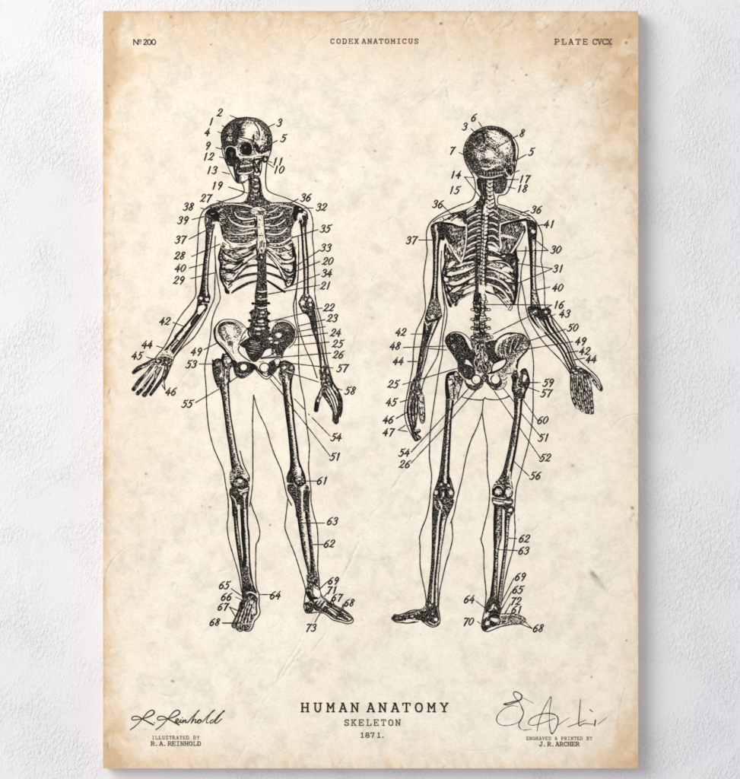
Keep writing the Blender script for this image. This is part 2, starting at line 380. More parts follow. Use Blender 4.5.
# zygomatic arch and the pale rim of the orbits
L("470,350 480,400 495,440 520,468 560,470 600,452 634,442", (1.6, 2.0, 2.4, 1.9, 2.3), 0); L("510,485 560,482 610,465", .7); L("455,330 470,380 482,430 500,460", .5)
L("600,440 640,460 632,480", 1.8, .1)
E(385, 412, 78, 72, .08, 0, .25); P('333,405 345,366 375,348 415,348 446,362 458,398 457,440 440,466 400,472 360,462 338,436', 1); L('340,440 338,400 352,368 380,356', 1.0, .62, jit=.3); E(354, 425, 12, 26, .55, 10, .8); E(392, 396, 14, 16, .72, 0, .6); L('470,350 478,400 488,440', .5, .8)
L("316,420 330,370 370,342 420,345 455,380", .6)
P('196,430 214,402 245,389 276,399 290,425 290,470 272,505 238,520 208,500 197,462', 1); E(256, 462, 20, 34, .72, 0, .8); E(228, 440, 10, 22, .8, 0, .8); L("190,430 205,395 240,382 285,392", .9, 0); L("180,420 200,385 245,368 290,380", .7)
P("205,500 250,505 280,520 290,580 250,578 215,560", .95); E(225, 550, 12, 10, .3, 0, .7)
L("300,400 308,440 320,480 345,510 350,545", (1.6, 2.2, 2.2, 1.4), 0.02); L("290,410 296,450 292,490", .7)
P("285,490 320,488 336,515 315,540 285,530 276,505", 1)
L("322,470 345,492 400,486 450,490 490,478", (1.4, 2.2, 1.8, 2.2), .04, jit=.2); L("336,468 390,478 440,474", .45)
P("345,510 470,508 478,545 450,575 380,580 345,560", .62, .3); E(400, 540, 30, 16, .2, 0, .8); E(440, 530, 24, 14, .9, 0, .6); E(370, 525, 12, 24, .9, 0, .6)
P("280,530 340,520 345,600 350,720 318,740 290,690 275,600", .93, .2); E(300, 580, 10, 40, .35, 10, .7); E(320, 640, 10, 24, .4, 0, .7)
L("345,586 400,578 460,566", 1.5, .1); L("345,600 400,594 470,580", .5); P("340,600 470,585 478,625 410,640 345,640", .66, .2)
for i in range(12): L([(345+i*11, 596-i*1.3), (347+i*11, 632-i*1.0)], .28)
L("340,650 390,658 450,640 480,620", 1.4, .12); L("335,664 380,672 440,658 470,640", .5)
P("345,675 420,672 470,660 500,665 470,690 420,705 380,735 340,738", .08); E(390, 700, 24, 12, .3, 20, .9); L("340,740 385,733 430,708 480,684 530,676", .7)
L("350,690 345,715 352,735", .6)
# ramus of the jaw
P("480,500 550,490 560,560 550,640 535,670 480,662 470,600", .05)
L("484,500 478,560 486,600 470,650", .9, jit=.3); L("555,495 556,560 550,630 536,672", .8)
L("500,520 530,510 545,530 530,570 505,590 520,540 540,545", .9, jit=.3); L("505,600 520,620 505,650", .9); L("530,590 520,630 540,650", .6); L("490,540 496,570", 1.1)
L("548,505 520,505 496,512", 1.0)
P("560,500 590,470 632,490 612,535 580,548 562,530", .96); L("590,500 600,520", 1.0, 0); L("596,475 628,470 622,510", 1.3, .05); E(588, 515, 10, 18, .1, 10, .6)
L("405,92 500,105 570,140 620,190 650,260 658,340 650,420 635,470 612,530", .8); L("405,92 310,105 240,140 180,200 155,250 152,320 165,380 182,430 195,500 210,560 240,578 272,580", .8); L("272,580 282,640 292,690 306,730 340,752 390,742", .8)

at(214, 110, 9.743)
L("405,125 450,190 462,270", 1.7, 0, jit=.2); L("395,125 428,180 440,240 438,292", .85, jit=.4)
for q_ in ("375,268 388,238 382,300 402,322 392,348 425,338", "398,362 432,350 408,392 445,372 428,412 474,382 456,424", "470,420 512,352 488,412 530,380", "480,210 500,240 490,290", "510,220 530,270 520,330", "500,300 540,330 545,380", "410,400 440,420"): L(q_, .85, jit=.4)
for q_ in ("420,330 445,300 470,310", "440,340 470,330 500,300", "450,390 480,360", "485,250 500,300"): L(q_, .8, .0, jit=.4)
for q_ in ("395,490 430,478 442,510 416,532 400,520", "404,540 398,580 414,612 436,590 420,560", "382,498 386,560 394,600 380,628", "445,520 440,570 450,610"): L(q_, .9, jit=.4)
for i in range(9): L([(256+i*13, 566), (254+i*13, 602)], .4, .95)
L("250,565 310,560 372,545", .6, .9); L("252,604 310,606 372,590", .6, .9); L("245,622 310,618 375,600", 1.0, .05)
for i in range(10): L([(276+i*9, 492), (272+i*9, 530)], .45, .9)
L("285,505 320,500 345,515", 1.1, .1, jit=.4); L("235,280 262,290 300,300", .6, .8)
for i in range(14): L([(215+i*3, 130+i*9), (240+i*4, 122+i*10)], .45)
# --- backbone
part('spine', 'F', 'M_BONE', 1)
at(200, 185, 10)
P("480,-95 530,-105 590,-80 612,-10 618,60 640,120 670,150 720,178 660,200 600,215 520,215 460,190 400,182 450,155 472,110 482,60 484,-20", .80)
for c in ((560,-50,34,14,.15,10),(530,-30,14,16,.4,0),(565,10,30,16,.05,-10),(545,60,26,14,.1,30),(572,55,20,10,.05,-30),(560,100,26,10,.08,20),(590,90,12,20,.5,0),(540,140,34,10,.35,0),(590,165,34,9,.4,0),(520,110,10,14,.4,0),(610,150,12,10,.4,0),(500,30,8,14,.45,0)): E(*c[:5], rot=c[5], soft=.6)
L("528,70 560,80 600,66", .6); L("530,30 565,34 595,24", .5); L("590,-50 600,0 596,60 604,110", 1.2); L("500,-80 510,0 506,60 490,120", 1.0)

# --- rib cage
part('rib_cage', 'F', 'M_BONE', 2)
at(200, 185, 10)
P("110,215 240,195 400,192 530,215 660,215 780,195 950,195 1030,240 1010,300 950,370 915,450 912,540 940,600 880,610 700,610 600,600 480,610 330,600 250,560 215,480 205,420 190,380 130,290", .76, .15)
for i in range(26):
    E(250+rng.random()*640, 230+rng.random()*350, 12+rng.random()*14, 5+rng.random()*6, .45, rng.random()*50-25, .8)
E(230, 320, 24, 40, .5, 15, .8); E(200, 350, 14, 24, .3, 20, .7); E(215, 250, 22, 26, .55, 0, .8); E(890, 260, 40, 40, .6, 0, .8)
# hatching between the ribs
for y in (440, 470, 520, 545): 
    for x in range(260, 560, 22): L([(x, y), (x+26, y+rng.random()*10-4)], .3, 0)
    for x in range(680, 900, 22): L([(x, y), (x+26, y-rng.random()*10)], .3, 0)
def ribs(items, tone=.0, edge=.45):
    for s, w in items:
        ww = tuple(w) if isinstance(w, (tuple, list)) else (w*.75, w, w)
        L(s, tuple(k+edge*2 for k in ww), .98, jit=.06); L(s, ww, tone, jit=.14)
ribs([("345,270 365,310 400,330 455,340 550,330", (1.2, 1.9, 2.0)), ("400,262 440,268 480,268", (.8, 1.5, .8)), ("285,320 310,360 370,395 440,415 560,410", (1.3, 2.2, 2.2)),
      ("430,372 490,366 555,352", (1.2, 1.5)), ("400,452 440,455 500,440 560,432", (1.2, 1.6)), ("290,480 350,493 440,490 550,468", (.9, 1.6, 2.0)), ("265,548 310,580 400,592 480,585 560,548", (1.4, 2.6, 2.6))])
ribs([("690,275 740,258 775,228", (1.2, 1.8, 1.3)), ("662,335 730,328 790,310 822,275", 1.7), ("662,405 740,406 800,385 850,345", 1.6), ("662,485 740,495 810,482 870,430", 1.8), ("700,588 780,590 840,570 915,520", 2.1)])
ribs([("640,300 685,292", 1.6), ("640,345 690,340", 1.8), ("640,400 690,398", 1.8), ("640,430 690,432", 1.5), ("650,520 690,560", 1.6)], .05, .3)
# collar bones
L("200,215 280,195 400,203 510,228", (3.2, 3.2, 3.4), .95); L("222,210 280,190 400,198 515,218", (1.0, 1.4, 1.9), .1, jit=.15)
L("100,222 160,205 220,198 300,190", (1.4, 2.4, 1.8), .45); L("60,240 130,205 220,180 300,180 440,180", .6)
L("660,210 760,190 900,185", (3.2, 2.8, 2.4), .62); L("620,205 720,180 820,176 910,182 1000,222", .6); L("800,208 880,215 940,236", 1.3, .05); L("700,195 760,190", 1.2, .2); L("690,230 730,222 780,200", .6, 0)
# breast bone
P("525,222 580,214 640,230 668,262 660,300 620,320 560,312 515,280", .26); L("525,222 580,214 640,230 668,262 660,300 620,320", .6)
for i in range(14): L([(560+rng.random()*80, 250+rng.random()*50), (575+rng.random()*80, 258+rng.random()*50)], .45)
P("565,312 635,312 640,400 652,500 664,570 655,650 622,705 592,690 570,600 572,500 565,400", .13); E(605, 430, 18, 60, .0, 0, .4); E(600, 345, 24, 14, .35, 0, .7); E(592, 540, 12, 20, .3, 0, .7)
L("565,315 568,400 574,500 568,560 580,640 594,695", .8, jit=.3); L("636,315 642,400 652,500 666,575 655,650 624,708", .8, jit=.3)
for s in ("590,505 625,505", "585,345 600,352", "580,420 596,425", "600,570 596,630", "612,560 610,660", "626,555 630,640", "640,575 640,620", "620,650 618,690"): L(s, .7, jit=.3)
L("540,340 558,380 550,420", 1.5); L("548,450 560,490", 1.2)
# lower ribs, open between
at(200, 250, 10)
P("210,-50 300,-45 560,-60 575,60 570,110 480,130 400,170 330,260 270,330 240,360 215,300 205,200 195,80", .60, .15)
for e in ((270,-28,20,20,.0,0),(282,72,42,20,.0,18),(300,162,46,18,.0,10),(280,240,34,16,.0,0),(248,330,14,18,.05,0),(330,-30,30,8,.1,0),(240,120,12,10,.1,0),(230,165,10,10,.15,0),(540,60,22,10,.1,-30),(500,90,24,10,.05,-35)): E(*e[:5], rot=e[5], soft=.25)
ribs([("230,-65 300,-12 380,0 460,-25 555,-70", (1.0, 1.7, 1.5)), ("225,35 300,85 380,108 460,70 560,10", (.9, 1.3, 1.5)), ("230,95 310,130 380,120 460,90", 1.1), ("225,190 300,205 380,165 480,90 560,30", (.8, 1.5, 1.8)),
      ("230,235 300,262 350,225 430,165 500,108", (.8, 1.9, 2.2)), ("262,300 320,285 380,230 440,180", 1.7)], .02, .6)
ribs([("380,60 440,55 500,20 555,-30", 1.2), ("300,-60 360,-40 420,-40 500,-66", 1.0)], .05, .45)
at(214, 230, 11.46)
P("180,140 230,165 330,175 420,160 470,100 482,112 470,150 400,184 300,196 210,190", .08); P("125,190 150,165 182,207 150,222", .0); P("255,262 300,235 360,218 398,208 370,248 310,266", .0); P("165,260 230,285 330,285 330,300 250,306 180,287", .3)
P("112,298 150,283 212,312 228,338 160,330", .0); P("95,355 112,370 95,392", .05); P("330,345 400,282 470,232 482,250 420,312 345,368", .08); P("128,412 180,388 242,405 226,432 150,438", .02); P("205,562 260,500 310,430 358,392 352,424 300,478 260,534 226,568", .0)
P("372,372 430,335 486,348 486,368 400,384", .1); P("138,527 180,503 218,520 202,548 160,552", .0); P("118,602 146,588 152,616 130,642", .05); P("90,480 110,490 100,515", .1); P("310,520 340,466 400,442 472,450 472,484 380,492", .0)
for s_, w_ in (("100,245 160,290 240,335 330,318 400,288 450,262", 1.3), ("90,300 120,345 200,366 270,372 335,340", 1.3), ("110,400 170,380 240,396 300,380", 1.0), ("95,445 170,462 250,455 330,400 380,372", 1.4), ("100,500 160,490 235,492", 1.0), ("110,555 165,592 230,572 290,495", 1.1), ("170,245 220,232 300,225 360,205", .9), ("270,350 330,372 300,410", .8), ("400,200 420,240 470,200", .9)): L(s_, w_, jit=.3)
at(200, 250, 10)
L("208,-20 188,70 205,140 198,220 215,300 235,345 262,385", (1.6, 2.4, 1.6, 2.2, 1.8), jit=.2); L("232,0 250,40", 1.2); L("225,120 215,160 225,200", 1.2); L("228,260 240,300 262,340", 1.0)
E(270, 412, 22, 24, 1, 0); L("255,370 252,400 272,432", 1.6); L("280,405 288,432", 1.4); E(283, 395, 8, 9, 0)
L("572,150 500,158 440,188 395,240", (2.0, 2.2, 1.0), .95); L("565,235 480,248 410,268 335,308 285,350", (2.4, 2.6, 1.4), .88); L("300,335 318,350 282,380", .7)
L("560,310 480,332 400,372 345,405 318,428", (1.8, 2.6, 2.6, 1.6), .9); 
# right lower ribs
at(260, 250, 10)
P("60,-50 120,-55 310,-60 340,-20 352,80 350,240 310,350 270,365 240,330 240,280 190,200 130,120 70,60", .55, .15)
for e in ((270,-25,36,16,.0,20),(250,40,44,10,.1,8),(255,165,46,20,.0,18),(250,80,40,9,.0,10),(110,0,30,14,.1,40),(150,80,24,12,.08,50),(290,320,22,16,.1,-20),(220,230,14,20,.1,-40),(120,-35,24,10,.05,20)): E(*e[:5], rot=e[5], soft=.25)
ribs([("90,-40 160,-25 250,-40 315,-80", 1.3), ("175,40 230,25 300,10 345,-20", 1.3), ("190,110 260,112 320,90 352,70", 1.2), ("75,20 130,70 180,150 240,240", (1.2, 1.8, 1.5)), ("110,20 160,60 200,120 280,180", 1.1), ("140,110 200,190 250,270", 1.2), ("215,225 280,250 330,230", 1.0)], .02, .6)
at(254, 230, 11.46)
L("270,268 330,268 400,246 462,214", 1.5, 0); L("300,352 380,368 440,346 472,298", 1.6, 0); L("150,325 220,352 290,432 330,520 362,575", 1.7, .02); L("240,330 300,400 350,470 400,505", 1.2, .05); L("205,225 250,290 330,342", 1.3, .05); L("150,200 220,240 290,272", 1.5, .1)
P("343,180 375,172 428,220 400,228 355,198", .0); P("305,302 370,288 428,310 415,332 350,322", .03); P("326,395 400,398 444,430 422,458 365,434", .0); P("365,625 400,602 445,570 440,600 400,640", .2)
for s_, w_ in (("280,288 330,332 400,342 440,322", 1.3), ("310,384 400,388 462,362", 1.1), ("300,420 360,470 420,492 462,452", 1.4), ("330,480 380,525 440,545", 1.1), ("345,205 400,235 440,205", 1.0), ("180,320 240,380 300,480 350,570", .7), ("290,470 330,560 370,620", .7)): L(s_, w_, jit=.3)
at(260, 250, 10)
L("250,250 300,265 330,250", 1.4)
L("318,-60 350,40 353,120 352,220 338,290 315,345 280,368 250,345", (2.0, 1.6, 2.4, 1.2), jit=.2); L("325,-20 335,60", 1.8); L("330,130 335,190", 1.4); L("262,290 280,330 310,300", .7)
L("50,135 110,150 185,190", (1.8, 2.2, 1.6)); L("60,225 140,250 220,285 262,312", (1.8, 2.6, 2.0), .93); L("70,305 140,350 200,392 245,418", (1.6, 2.4, 2.2), .97)

# --- lumbar spine (same part as the neck)
CUR = [i for i, p in enumerate(PARTS) if p[0] == 'spine'][0]
at(200, 250, 10)
P("560,-20 600,30 640,30 665,-20 660,60 665,300 672,420 670,560 668,640 672,775 510,775 520,690 545,560 548,440 565,320 572,200 570,100", .84)
E(620, -20, 16, 16, .0, 0, .3); E(590, 30, 10, 20, .3, 0, .6); E(615, 75, 14, 18, .1, 0, .6)
for i in range(40): E(575+rng.random()*90, 100+rng.random()*260, 5, 4, .1, 0, .5)
for y, t in ((412, .0), (488, .25), (575, .05), (640, .0), (702, .1)):
    L([(578, y), (620, y+6), (664, y-4)], (1.0, 1.7, 1.2), t, jit=.3); L([(560, y+22), (612, y+28), (668, y+18)], .7)
E(600, 465, 16, 12, .1, 0, .5); E(625, 610, 20, 12, .15, 0, .5); E(600, 735, 30, 14, .05, 0, .5); E(650, 540, 10, 12, .4, 0, .5); E(570, 650, 12, 14, .6, 0, .5)
for x, y in ((530,535),(685,532),(508,627),(686,634),(500,706),(688,713)): E(x, y, 17, 13, 1); L([(x, y), (600, y+8)], 1.6)
at(206, 310, 10)
P("455,0 610,0 612,100 605,180 640,215 600,250 550,275 480,270 445,250 430,180 450,110", .80)
for e in ((565,25,26,12,.05,0),(555,60,28,10,.3,0),(550,110,40,16,.05,0),(560,145,36,10,.2,0),(500,145,24,8,.4,0),(520,188,40,14,.0,5),(570,185,24,14,.1,0),(530,240,44,9,.05,5),(575,250,18,10,.1,0),(480,215,12,10,.3,0),(600,35,8,16,.4,0)): E(*e[:5], rot=e[5], soft=.5)
for x, y in ((450,28),(622,34),(436,105),(618,106),(424,188),(622,180)): E(x, y, 17, 15, 1)
L("455,80 520,85 605,78", .7); L("450,165 520,160 605,165", .8); L("455,220 520,214 590,220", .8); L("500,258 550,268 590,240", .7)

# --- pelvis
part('pelvis', 'F', 'M_BONE', 0)
at(206, 310, 10)
L('170,440 150,540 190,600', 1.6); P("340,340 440,270 500,262 550,280 600,255 660,300 650,370 590,410 545,470 500,515 455,510 420,460 385,390", .94)
for i in range(12): 
    y = 300+rng.random()*180; x = 430+rng.random()*120; L([(x, y), (x+30+rng.random()*30, y+rng.random()*6)], .5, 0.1)
L("430,365 520,372 560,360", .6, .2); L("440,320 500,330 580,318", .5, .2)
# hip blade, left in the picture
P("85,210 100,160 140,115 200,96 280,100 340,125 385,165 410,195 360,260 335,310 330,390 380,480 340,530 290,520 240,450 180,390 120,330 92,290", .12)
L("408,190 385,163 340,123 280,98 200,93 145,108 105,150", .7); L("280,112 335,135 375,175", .4)
L("140,112 100,160 84,215 95,290 130,340 180,390 215,440 250,490", (.9, 2.0, 2.0, 2.0, 2.0), jit=.1); 
L("104,200 110,165 150,128 200,112", 1.3, 0)
L("130,215 140,165 180,135 240,128 290,140", (3.2, 3.4, 3.0, 2.4), .82); L("140,220 160,275 190,310", (3.4, 2.8, 1.0), .80); L("180,170 200,220 210,260", 1.8, .5)
L("290,140 330,170 345,215 320,260", (2.2, 2.6, 2.2, 1.2), .52); E(290, 180, 26, 22, .6, 0, .6); E(245, 215, 40, 48, .0, 0, .45)
for i in range(26):
    a = rng.random()*6.28; L([(245+math.cos(a)*62, 210+math.sin(a)*66), (245+math.cos(a)*92, 210+math.sin(a)*88)], .42, 1 if math.cos(a) < .4 else .9)
L("205,275 230,250", .9); E(235, 330, 34, 32, .55, 0, .6); E(215, 280, 24, 26, .6, 0, .7)
for i in range(8): L([(215+i*7, 310+rng.random()*10), (225+i*6, 350+rng.random()*14)], .35)
L("160,315 215,390 270,470 310,520", (1.2, 2.0, 2.6), .02); L("255,330 262,380 275,430", 1.0, .75); L("300,320 275,370 290,430", 2.2, .05); L("145,320 200,380 260,460 290,505", .5)
L("405,195 365,245 345,300 320,350", .7); L("380,220 400,250 380,280 350,310", .8, .9); E(400, 240, 22, 24, .12, 30, .5); L("430,190 420,230 440,270", 1.4)
P("333,390 385,378 402,425 425,480 405,490 370,455 340,420", .0); L("332,365 322,400 345,440 390,480 440,512", 1.0); L("345,345 380,330 430,300", 2.2, .9)
L("330,505 400,520 470,530 520,530", 2.2, .02); L("310,450 360,500", 2.0, .02); L("335,520 390,518 440,528", .7)
# right in the picture
at(260, 310, 10)
P("0,240 60,190 100,230 130,170 175,128 240,122 300,145 340,195 345,270 315,330 265,380 235,430 225,480 150,470 110,400 40,370 0,400", .82, .1)
for e in ((183,250,42,32,.0,-10),(100,285,32,20,.05,0),(165,325,30,15,.02,-10),(112,320,20,14,.1,0),(200,180,60,16,.62,-20),(270,200,30,30,.65,0),(230,300,30,30,.7,0),(250,340,20,20,.72,0),(150,200,20,24,.62,0),(200,150,50,10,.6,0)): E(*e[:5], rot=e[5], soft=.55)
for i in range(14): L([(140+i*11, 148+rng.random()*20), (146+i*11, 176+rng.random()*20)], .3, .1)
L("130,150 190,100 260,108 320,145 355,200 358,260 330,330 290,375", 1.9, 0); L("150,122 200,98 270,108 330,150 362,210 362,270 335,335 290,378", .65); L("170,128 240,120 300,143 335,190", .6); L("345,190 346,260 322,325", .5)
L("150,440 100,420 30,480", 1.6, .05); L("110,400 130,440 190,470 230,460", 2.0, .6); L("140,400 150,450", 1.2, .1)
# gap, pubic bones and the two rings
at(206, 310, 10)
P("548,468 590,395 640,380 655,405 620,445 570,482", .0); L("545,475 590,400 645,378", .7); L("548,480 640,455 700,410", .8)
L("520,530 560,500 640,478 740,465", (2.6, 2.6, 2.2), .0); L("545,490 640,472 740,462", .55); L("530,520 580,512", .4)
P("275,580 300,535 360,515 440,528 475,570 465,620 400,670 350,685 300,660 280,620", .86)
for i in range(7): L([(300+i*22, 640-abs(i-3)*4), (340+i*20, 668-abs(i-3)*10)], .35, .1)
E(375, 572, 40, 38, 1); E(375, 572, 34, 32, .0); E(385, 640, 50, 10, .45, -12, .8); E(310, 590, 10, 26, .5, 0, .7)
P("440,530 480,540 500,560 480,600 450,600 440,570", .97); L("470,525 520,540 500,555", .9, 0)
P("222,440 258,490 300,515 310,560 285,590 262,560 250,520", .95, .05); L("215,430 262,500 300,520", 1.8);  ring(583, 575, 46, 9, 1, 0); E(583, 575, 42, 40, 0)
P("625,530 690,545 708,575 680,625 640,655 610,640 628,590", .9, .1); E(660, 610, 20, 16, .55, 0, .7)
L("490,590 545,655 595,690 630,680 660,650", .8); L("500,585 555,640 600,665 625,655", .9); L("520,600 560,635", 1.1); L("505,560 530,600 560,625 600,640", .6)
L("490,560 505,590", 1.6)

# --- arm bones, left in the picture
part('upper_arm_bone', 'F', 'M_BONE', 2)
at(170, 190, 10)
B("355,245 358,380 354,500 350,600 335,700 325,800 315,900 300,1000 278,1080 272,1130", "445,320 432,400 418,500 405,600 392,700 385,800 381,900 383,1000 396,1060 392,1130",
  [(0, 1), (.24, 1), (.36, .9), (.52, .68), (.64, .55), (.7, .12), (.8, .15), (.85, 1), (1, 1)])
E(395, 260, 48, 44, .8, 0, .2); P('350,235 450,250 450,330 430,400 360,400', .78, .2); E(372, 300, 9, 30, .1, 5, .5); E(415, 300, 14, 40, .95, 0, .5); E(430, 330, 22, 16, .05, -30, .5); L("358,240 370,215 400,195", 1.2)
P("360,225 400,185 450,205 490,240 478,310 440,300 400,260", 1.0, .1); L("480,215 520,195", 1.2, .1); L("410,240 440,235", .6, .1); E(450, 190, 14, 10, 1); L("475,300 500,330 520,400 525,440", 1.8); L("490,320 515,350", .9, .1)
at(160, 260, 10)
P("385,350 490,340 500,395 470,425 400,425 372,400", .95); E(408, 382, 20, 18, .0, 0, .3); E(468, 395, 22, 20, .02, 0, .3); L("438,350 436,420", .9); E(465, 340, 14, 26, .05, 0, .5)
part('forearm_bones', 'F', 'M_BONE', 2)
P("375,420 430,435 475,440 465,490 410,545 380,600 340,650 300,700 250,780 140,775 200,700 270,620 330,545 362,480", .86, .05)
P("385,465 440,455 450,475 400,530 380,535", .0); L("380,455 440,442 468,455 460,485 410,535 375,590", .9)
at(0, 0)
B("201,301 196,312 188,321 180,331 172,341 165,349 160,355.5", "206,305 201,315 195,323 188,331.5 181,341 175,349 170.5,356", [(0, 1), (.2, 1), (.3, .3), (.42, .02), (.7, .06), (.8, .9), (1, 1)])
B("206,305 201,315 196,322 189,331 182,341 175,350 170.5,357", "207.5,308 202,317 197.5,323.5 192,331.5 185.5,341 178.5,351 174,357.5", [(0, 1), (.28, 1), (.38, .05), (.68, .05), (.78, 1), (1, 1)])
E(195, 319, 8, 2.4, .96, -52, .3); E(201, 309, 5, 2.4, .85, -60, .5); L("178,340 172,346 170,351", .8, .8, jit=.4); L("197,313 190,322", .6, 0)
at(160, 260, 10); P("385,465 440,455 450,478 400,540 378,530", .0); L("380,455 440,442 468,455 458,490 405,545 372,600", .9)
at(126, 330, 10)
P("340,225 420,200 470,240 460,285 380,275 340,255", .2); L("345,250 400,245 460,275", .6); E(395, 235, 20, 12, .05, 0, .4)
part('hand_bones', 'F', 'M_BONE', 1)
P("275,300 340,265 400,265 460,290 470,320 440,370 380,360 320,350 270,345", .72, .05)
for e in ((320,310,18,10,.1,30),(365,295,14,10,.3,0),(400,320,16,9,.1,40),(350,335,16,8,.1,-30),(430,345,14,8,.2,0),(300,335,12,7,.1,0)): E(*e[:5], rot=e[5], soft=.5)
def digit_bones(s, w, tip=1.0, mid=.35):
    L(s, tuple(k+.5 for k in w), .9); L(s, w, mid, jit=.12); a = pts(s)
L("275,300 200,345 120,385 75,425", (3.4, 4.2, 4.4, 3.4), .95); L("280,305 200,352 125,392 90,420", (1.6, 2.6, 2.6, 1.6), .42, jit=.3); L("150,385 110,405 82,428", (2.0, 2.6, 2.2), .93); L("230,330 180,355", .6); L("180,378 225,350", .5, 1)
for s, w in (("265,355 210,425 140,500 75,592", (2.6, 3.0, 3.8, 4.0)), ("310,370 250,460 180,560 115,635", (2.8, 2.9, 3.6, 3.8)), ("345,380 290,480 230,590 180,650", (2.8, 3.0, 3.4, 3.4)), ("400,360 375,460 330,530 245,645", (3.0, 3.0, 3.2, 2.8))):
    L(s, w, .97); q = pts(s)
    L(s, tuple(k*.36 for k in w), .25, jit=.6)
    L(s, (.1, .1, 1.5, 2.2), .9, jit=.5)
    a = smooth(q); i = int(len(a)*.55); j = int(len(a)*.82)
    at(0, 0); E(*a[i], 1.2, 1.0, .95); E(*a[j], 1.2, .9, .95); L(a[int(len(a)*.86):], .9, .9); at(126, 330, 10)
L("240,365 150,490 65,590", .5); L("285,390 215,500 120,600", .9, 0); L("330,390 265,500 190,600", .7, 0); L("365,380 320,480 250,600", .7, 0); L("420,370 405,450 380,510", 1.0); L("440,360 425,420 390,500", .5)
L("380,400 350,500", .6); L("300,420 285,470 295,510", .6)

# --- arm bones, right in the picture
part('upper_arm_bone', 'F', 'M_BONE', 2)
at(260, 185, 10)
P("340,215 400,215 445,250 420,270 390,300 375,345 345,360 330,310", .98, .05); E(400, 240, 16, 10, .3, 0, .5); L("430,240 465,270 475,310", .9)
B("375,300 400,400 415,550 420,660 430,800 435,950 432,1090 400,1130", "470,300 460,440 470,600 480,700 485,800 485,950 488,1090 505,1130", PB)
E(395, 315, 34, 44, .05, 20, .3); L("365,340 375,290 400,270 430,275", .6); P("420,310 450,300 470,310 465,400 420,420 430,360", .95, .1); E(440, 430, 10, 24, .5, 0, .6); L("385,380 400,330", .5); L("445,285 470,300 478,340", .8)
part('forearm_bones', 'F', 'M_BONE', 0)
at(260, 250, 10)
P("425,450 480,440 510,480 545,550 525,600 470,640 420,610 390,530 405,480", .75, .05)
for e in ((425,525,26,30,.0,20),(498,500,20,18,.0,0),(505,545,18,17,.05,0),(470,450,14,18,.1,20),(440,590,20,12,.2,20),(455,490,10,14,.3,0)): E(*e[:5], rot=e[5], soft=.35)
L("430,450 395,505 388,535 410,590 440,630 490,625 540,590 545,550 520,490 490,450", .85); L("465,500 455,540 470,580", .9); ring(503, 548, 20, 6); E(503, 548, 16, 16, .05)
at(260, 310, 10)
B("440,20 490,80 520,200 560,320 590,480 600,600 600,700", "545,0 560,80 575,200 590,320 612,460 618,600 640,690", [(0, 1), (.3, .95), (.6, .85), (.8, .9), (1, 1)])
E(500, 40, 20, 30, .6, 0, .7); E(545, 170, 10, 40, .5, 10, .7); E(560, 230, 10, 30, .35, 10, .7)
B("550,0 575,130 595,260 615,400 630,520 640,600", "560,0 590,130 610,260 632,400 655,520 690,640", [(0, .3), (.3, .0), (.6, .05), (.7, 1), (1, 1)])
L("605,330 630,450 650,560", .9); L("590,40 600,140 640,330", .0001, 1)
P("645,590 680,620 700,700 620,690 630,640", .75)
part('hand_bones', 'F', 'M_BONE', 1)
at(300, 370, 10)
P("190,0 215,-20 250,-60 290,-30 300,40 320,110 340,170 280,190 225,190 205,130 210,80 195,40", .8, .05)
for e in ((225,0,10,26,.05,0),(275,20,10,30,.1,-10),(235,110,16,10,.05,-30),(270,100,14,10,.1,30),(250,145,16,8,.05,0),(290,135,12,8,.3,0),(240,60,10,14,.1,0)): E(*e[:5], rot=e[5], soft=.4)
L("225,190 200,250 175,310 160,400", (4.0, 4.2, 4.8, 4.4), .95); L("222,190 195,260 172,330", (1.6, 2.6, 2.4), .3, jit=.3); L("170,330 160,400", 2.6, .97); L("205,200 180,290", .5)
P("235,180 340,150 395,230 422,320 415,420 385,470 382,520 360,545 325,510 330,450 325,410 285,330 225,250", .72, .05)
for s in ("250,210 310,310 350,420 355,520", "275,190 330,290 365,420", "300,180 360,290 385,400", "330,170 390,260 405,370"): L(s, 1.5, .04, jit=.3)
for s in ("240,200 300,310 340,420 340,500", "262,200 320,300 358,430", "290,190 345,290 378,420", "318,180 375,280 395,400"): L(s, .8, jit=.2)
P("375,230 415,270 420,380 395,440 370,430 380,330", .88, .1); L("340,150 395,230 422,320 412,420 385,470 382,525", .8); L("225,250 285,335 325,410 328,460 325,510", .7); P("330,460 380,450 380,520 360,545 328,510", .95); E(352, 470, 8, 10, .2, 0, .5); L("300,60 330,130 345,170", .7)

# --- leg bones, left in the picture
part('thigh_bone', 'F', 'M_BONE', 2)
at(200, 370, 10)
B("122,-60 150,60 185,150 215,260 242,450 268,650 290,780 308,930 316,990 304,1060 300,1145", "300,-60 290,100 288,160 295,300 308,450 342,650 368,800 400,930 440,1010 490,1070 480,1150", PA)
P("122,-110 125,-60 165,40 205,60 225,20 215,-60 190,-80 160,-70", .84, .2); L("192,-40 215,60 222,140", 1.6, .02); L("262,-40 262,60", 2.0, .0); L("238,-50 246,60", 1.0); L("280,-60 292,20 290,110", .8); L("225,40 230,150", .6, .6); E(175, 20, 12, 30, .25, 15, .6)
at(206, 310, 10)
P("65,540 95,500 140,490 165,530 165,600 180,700 140,760 90,720 65,600", .8); L("65,560 75,520 110,492 150,500 168,530", 1.5); E(120, 540, 22, 26, .35, 0, .6); L("150,530 155,600 165,680", .8, .05); L("68,560 70,620 95,710 120,770", 1.1); E(150, 650, 16, 40, .05, 15, .5); E(215, 680, 10, 60, .1, 5, .5); L("240,580 225,640 240,720", .9); P("205,600 240,590 225,640 215,700 200,680", .7)
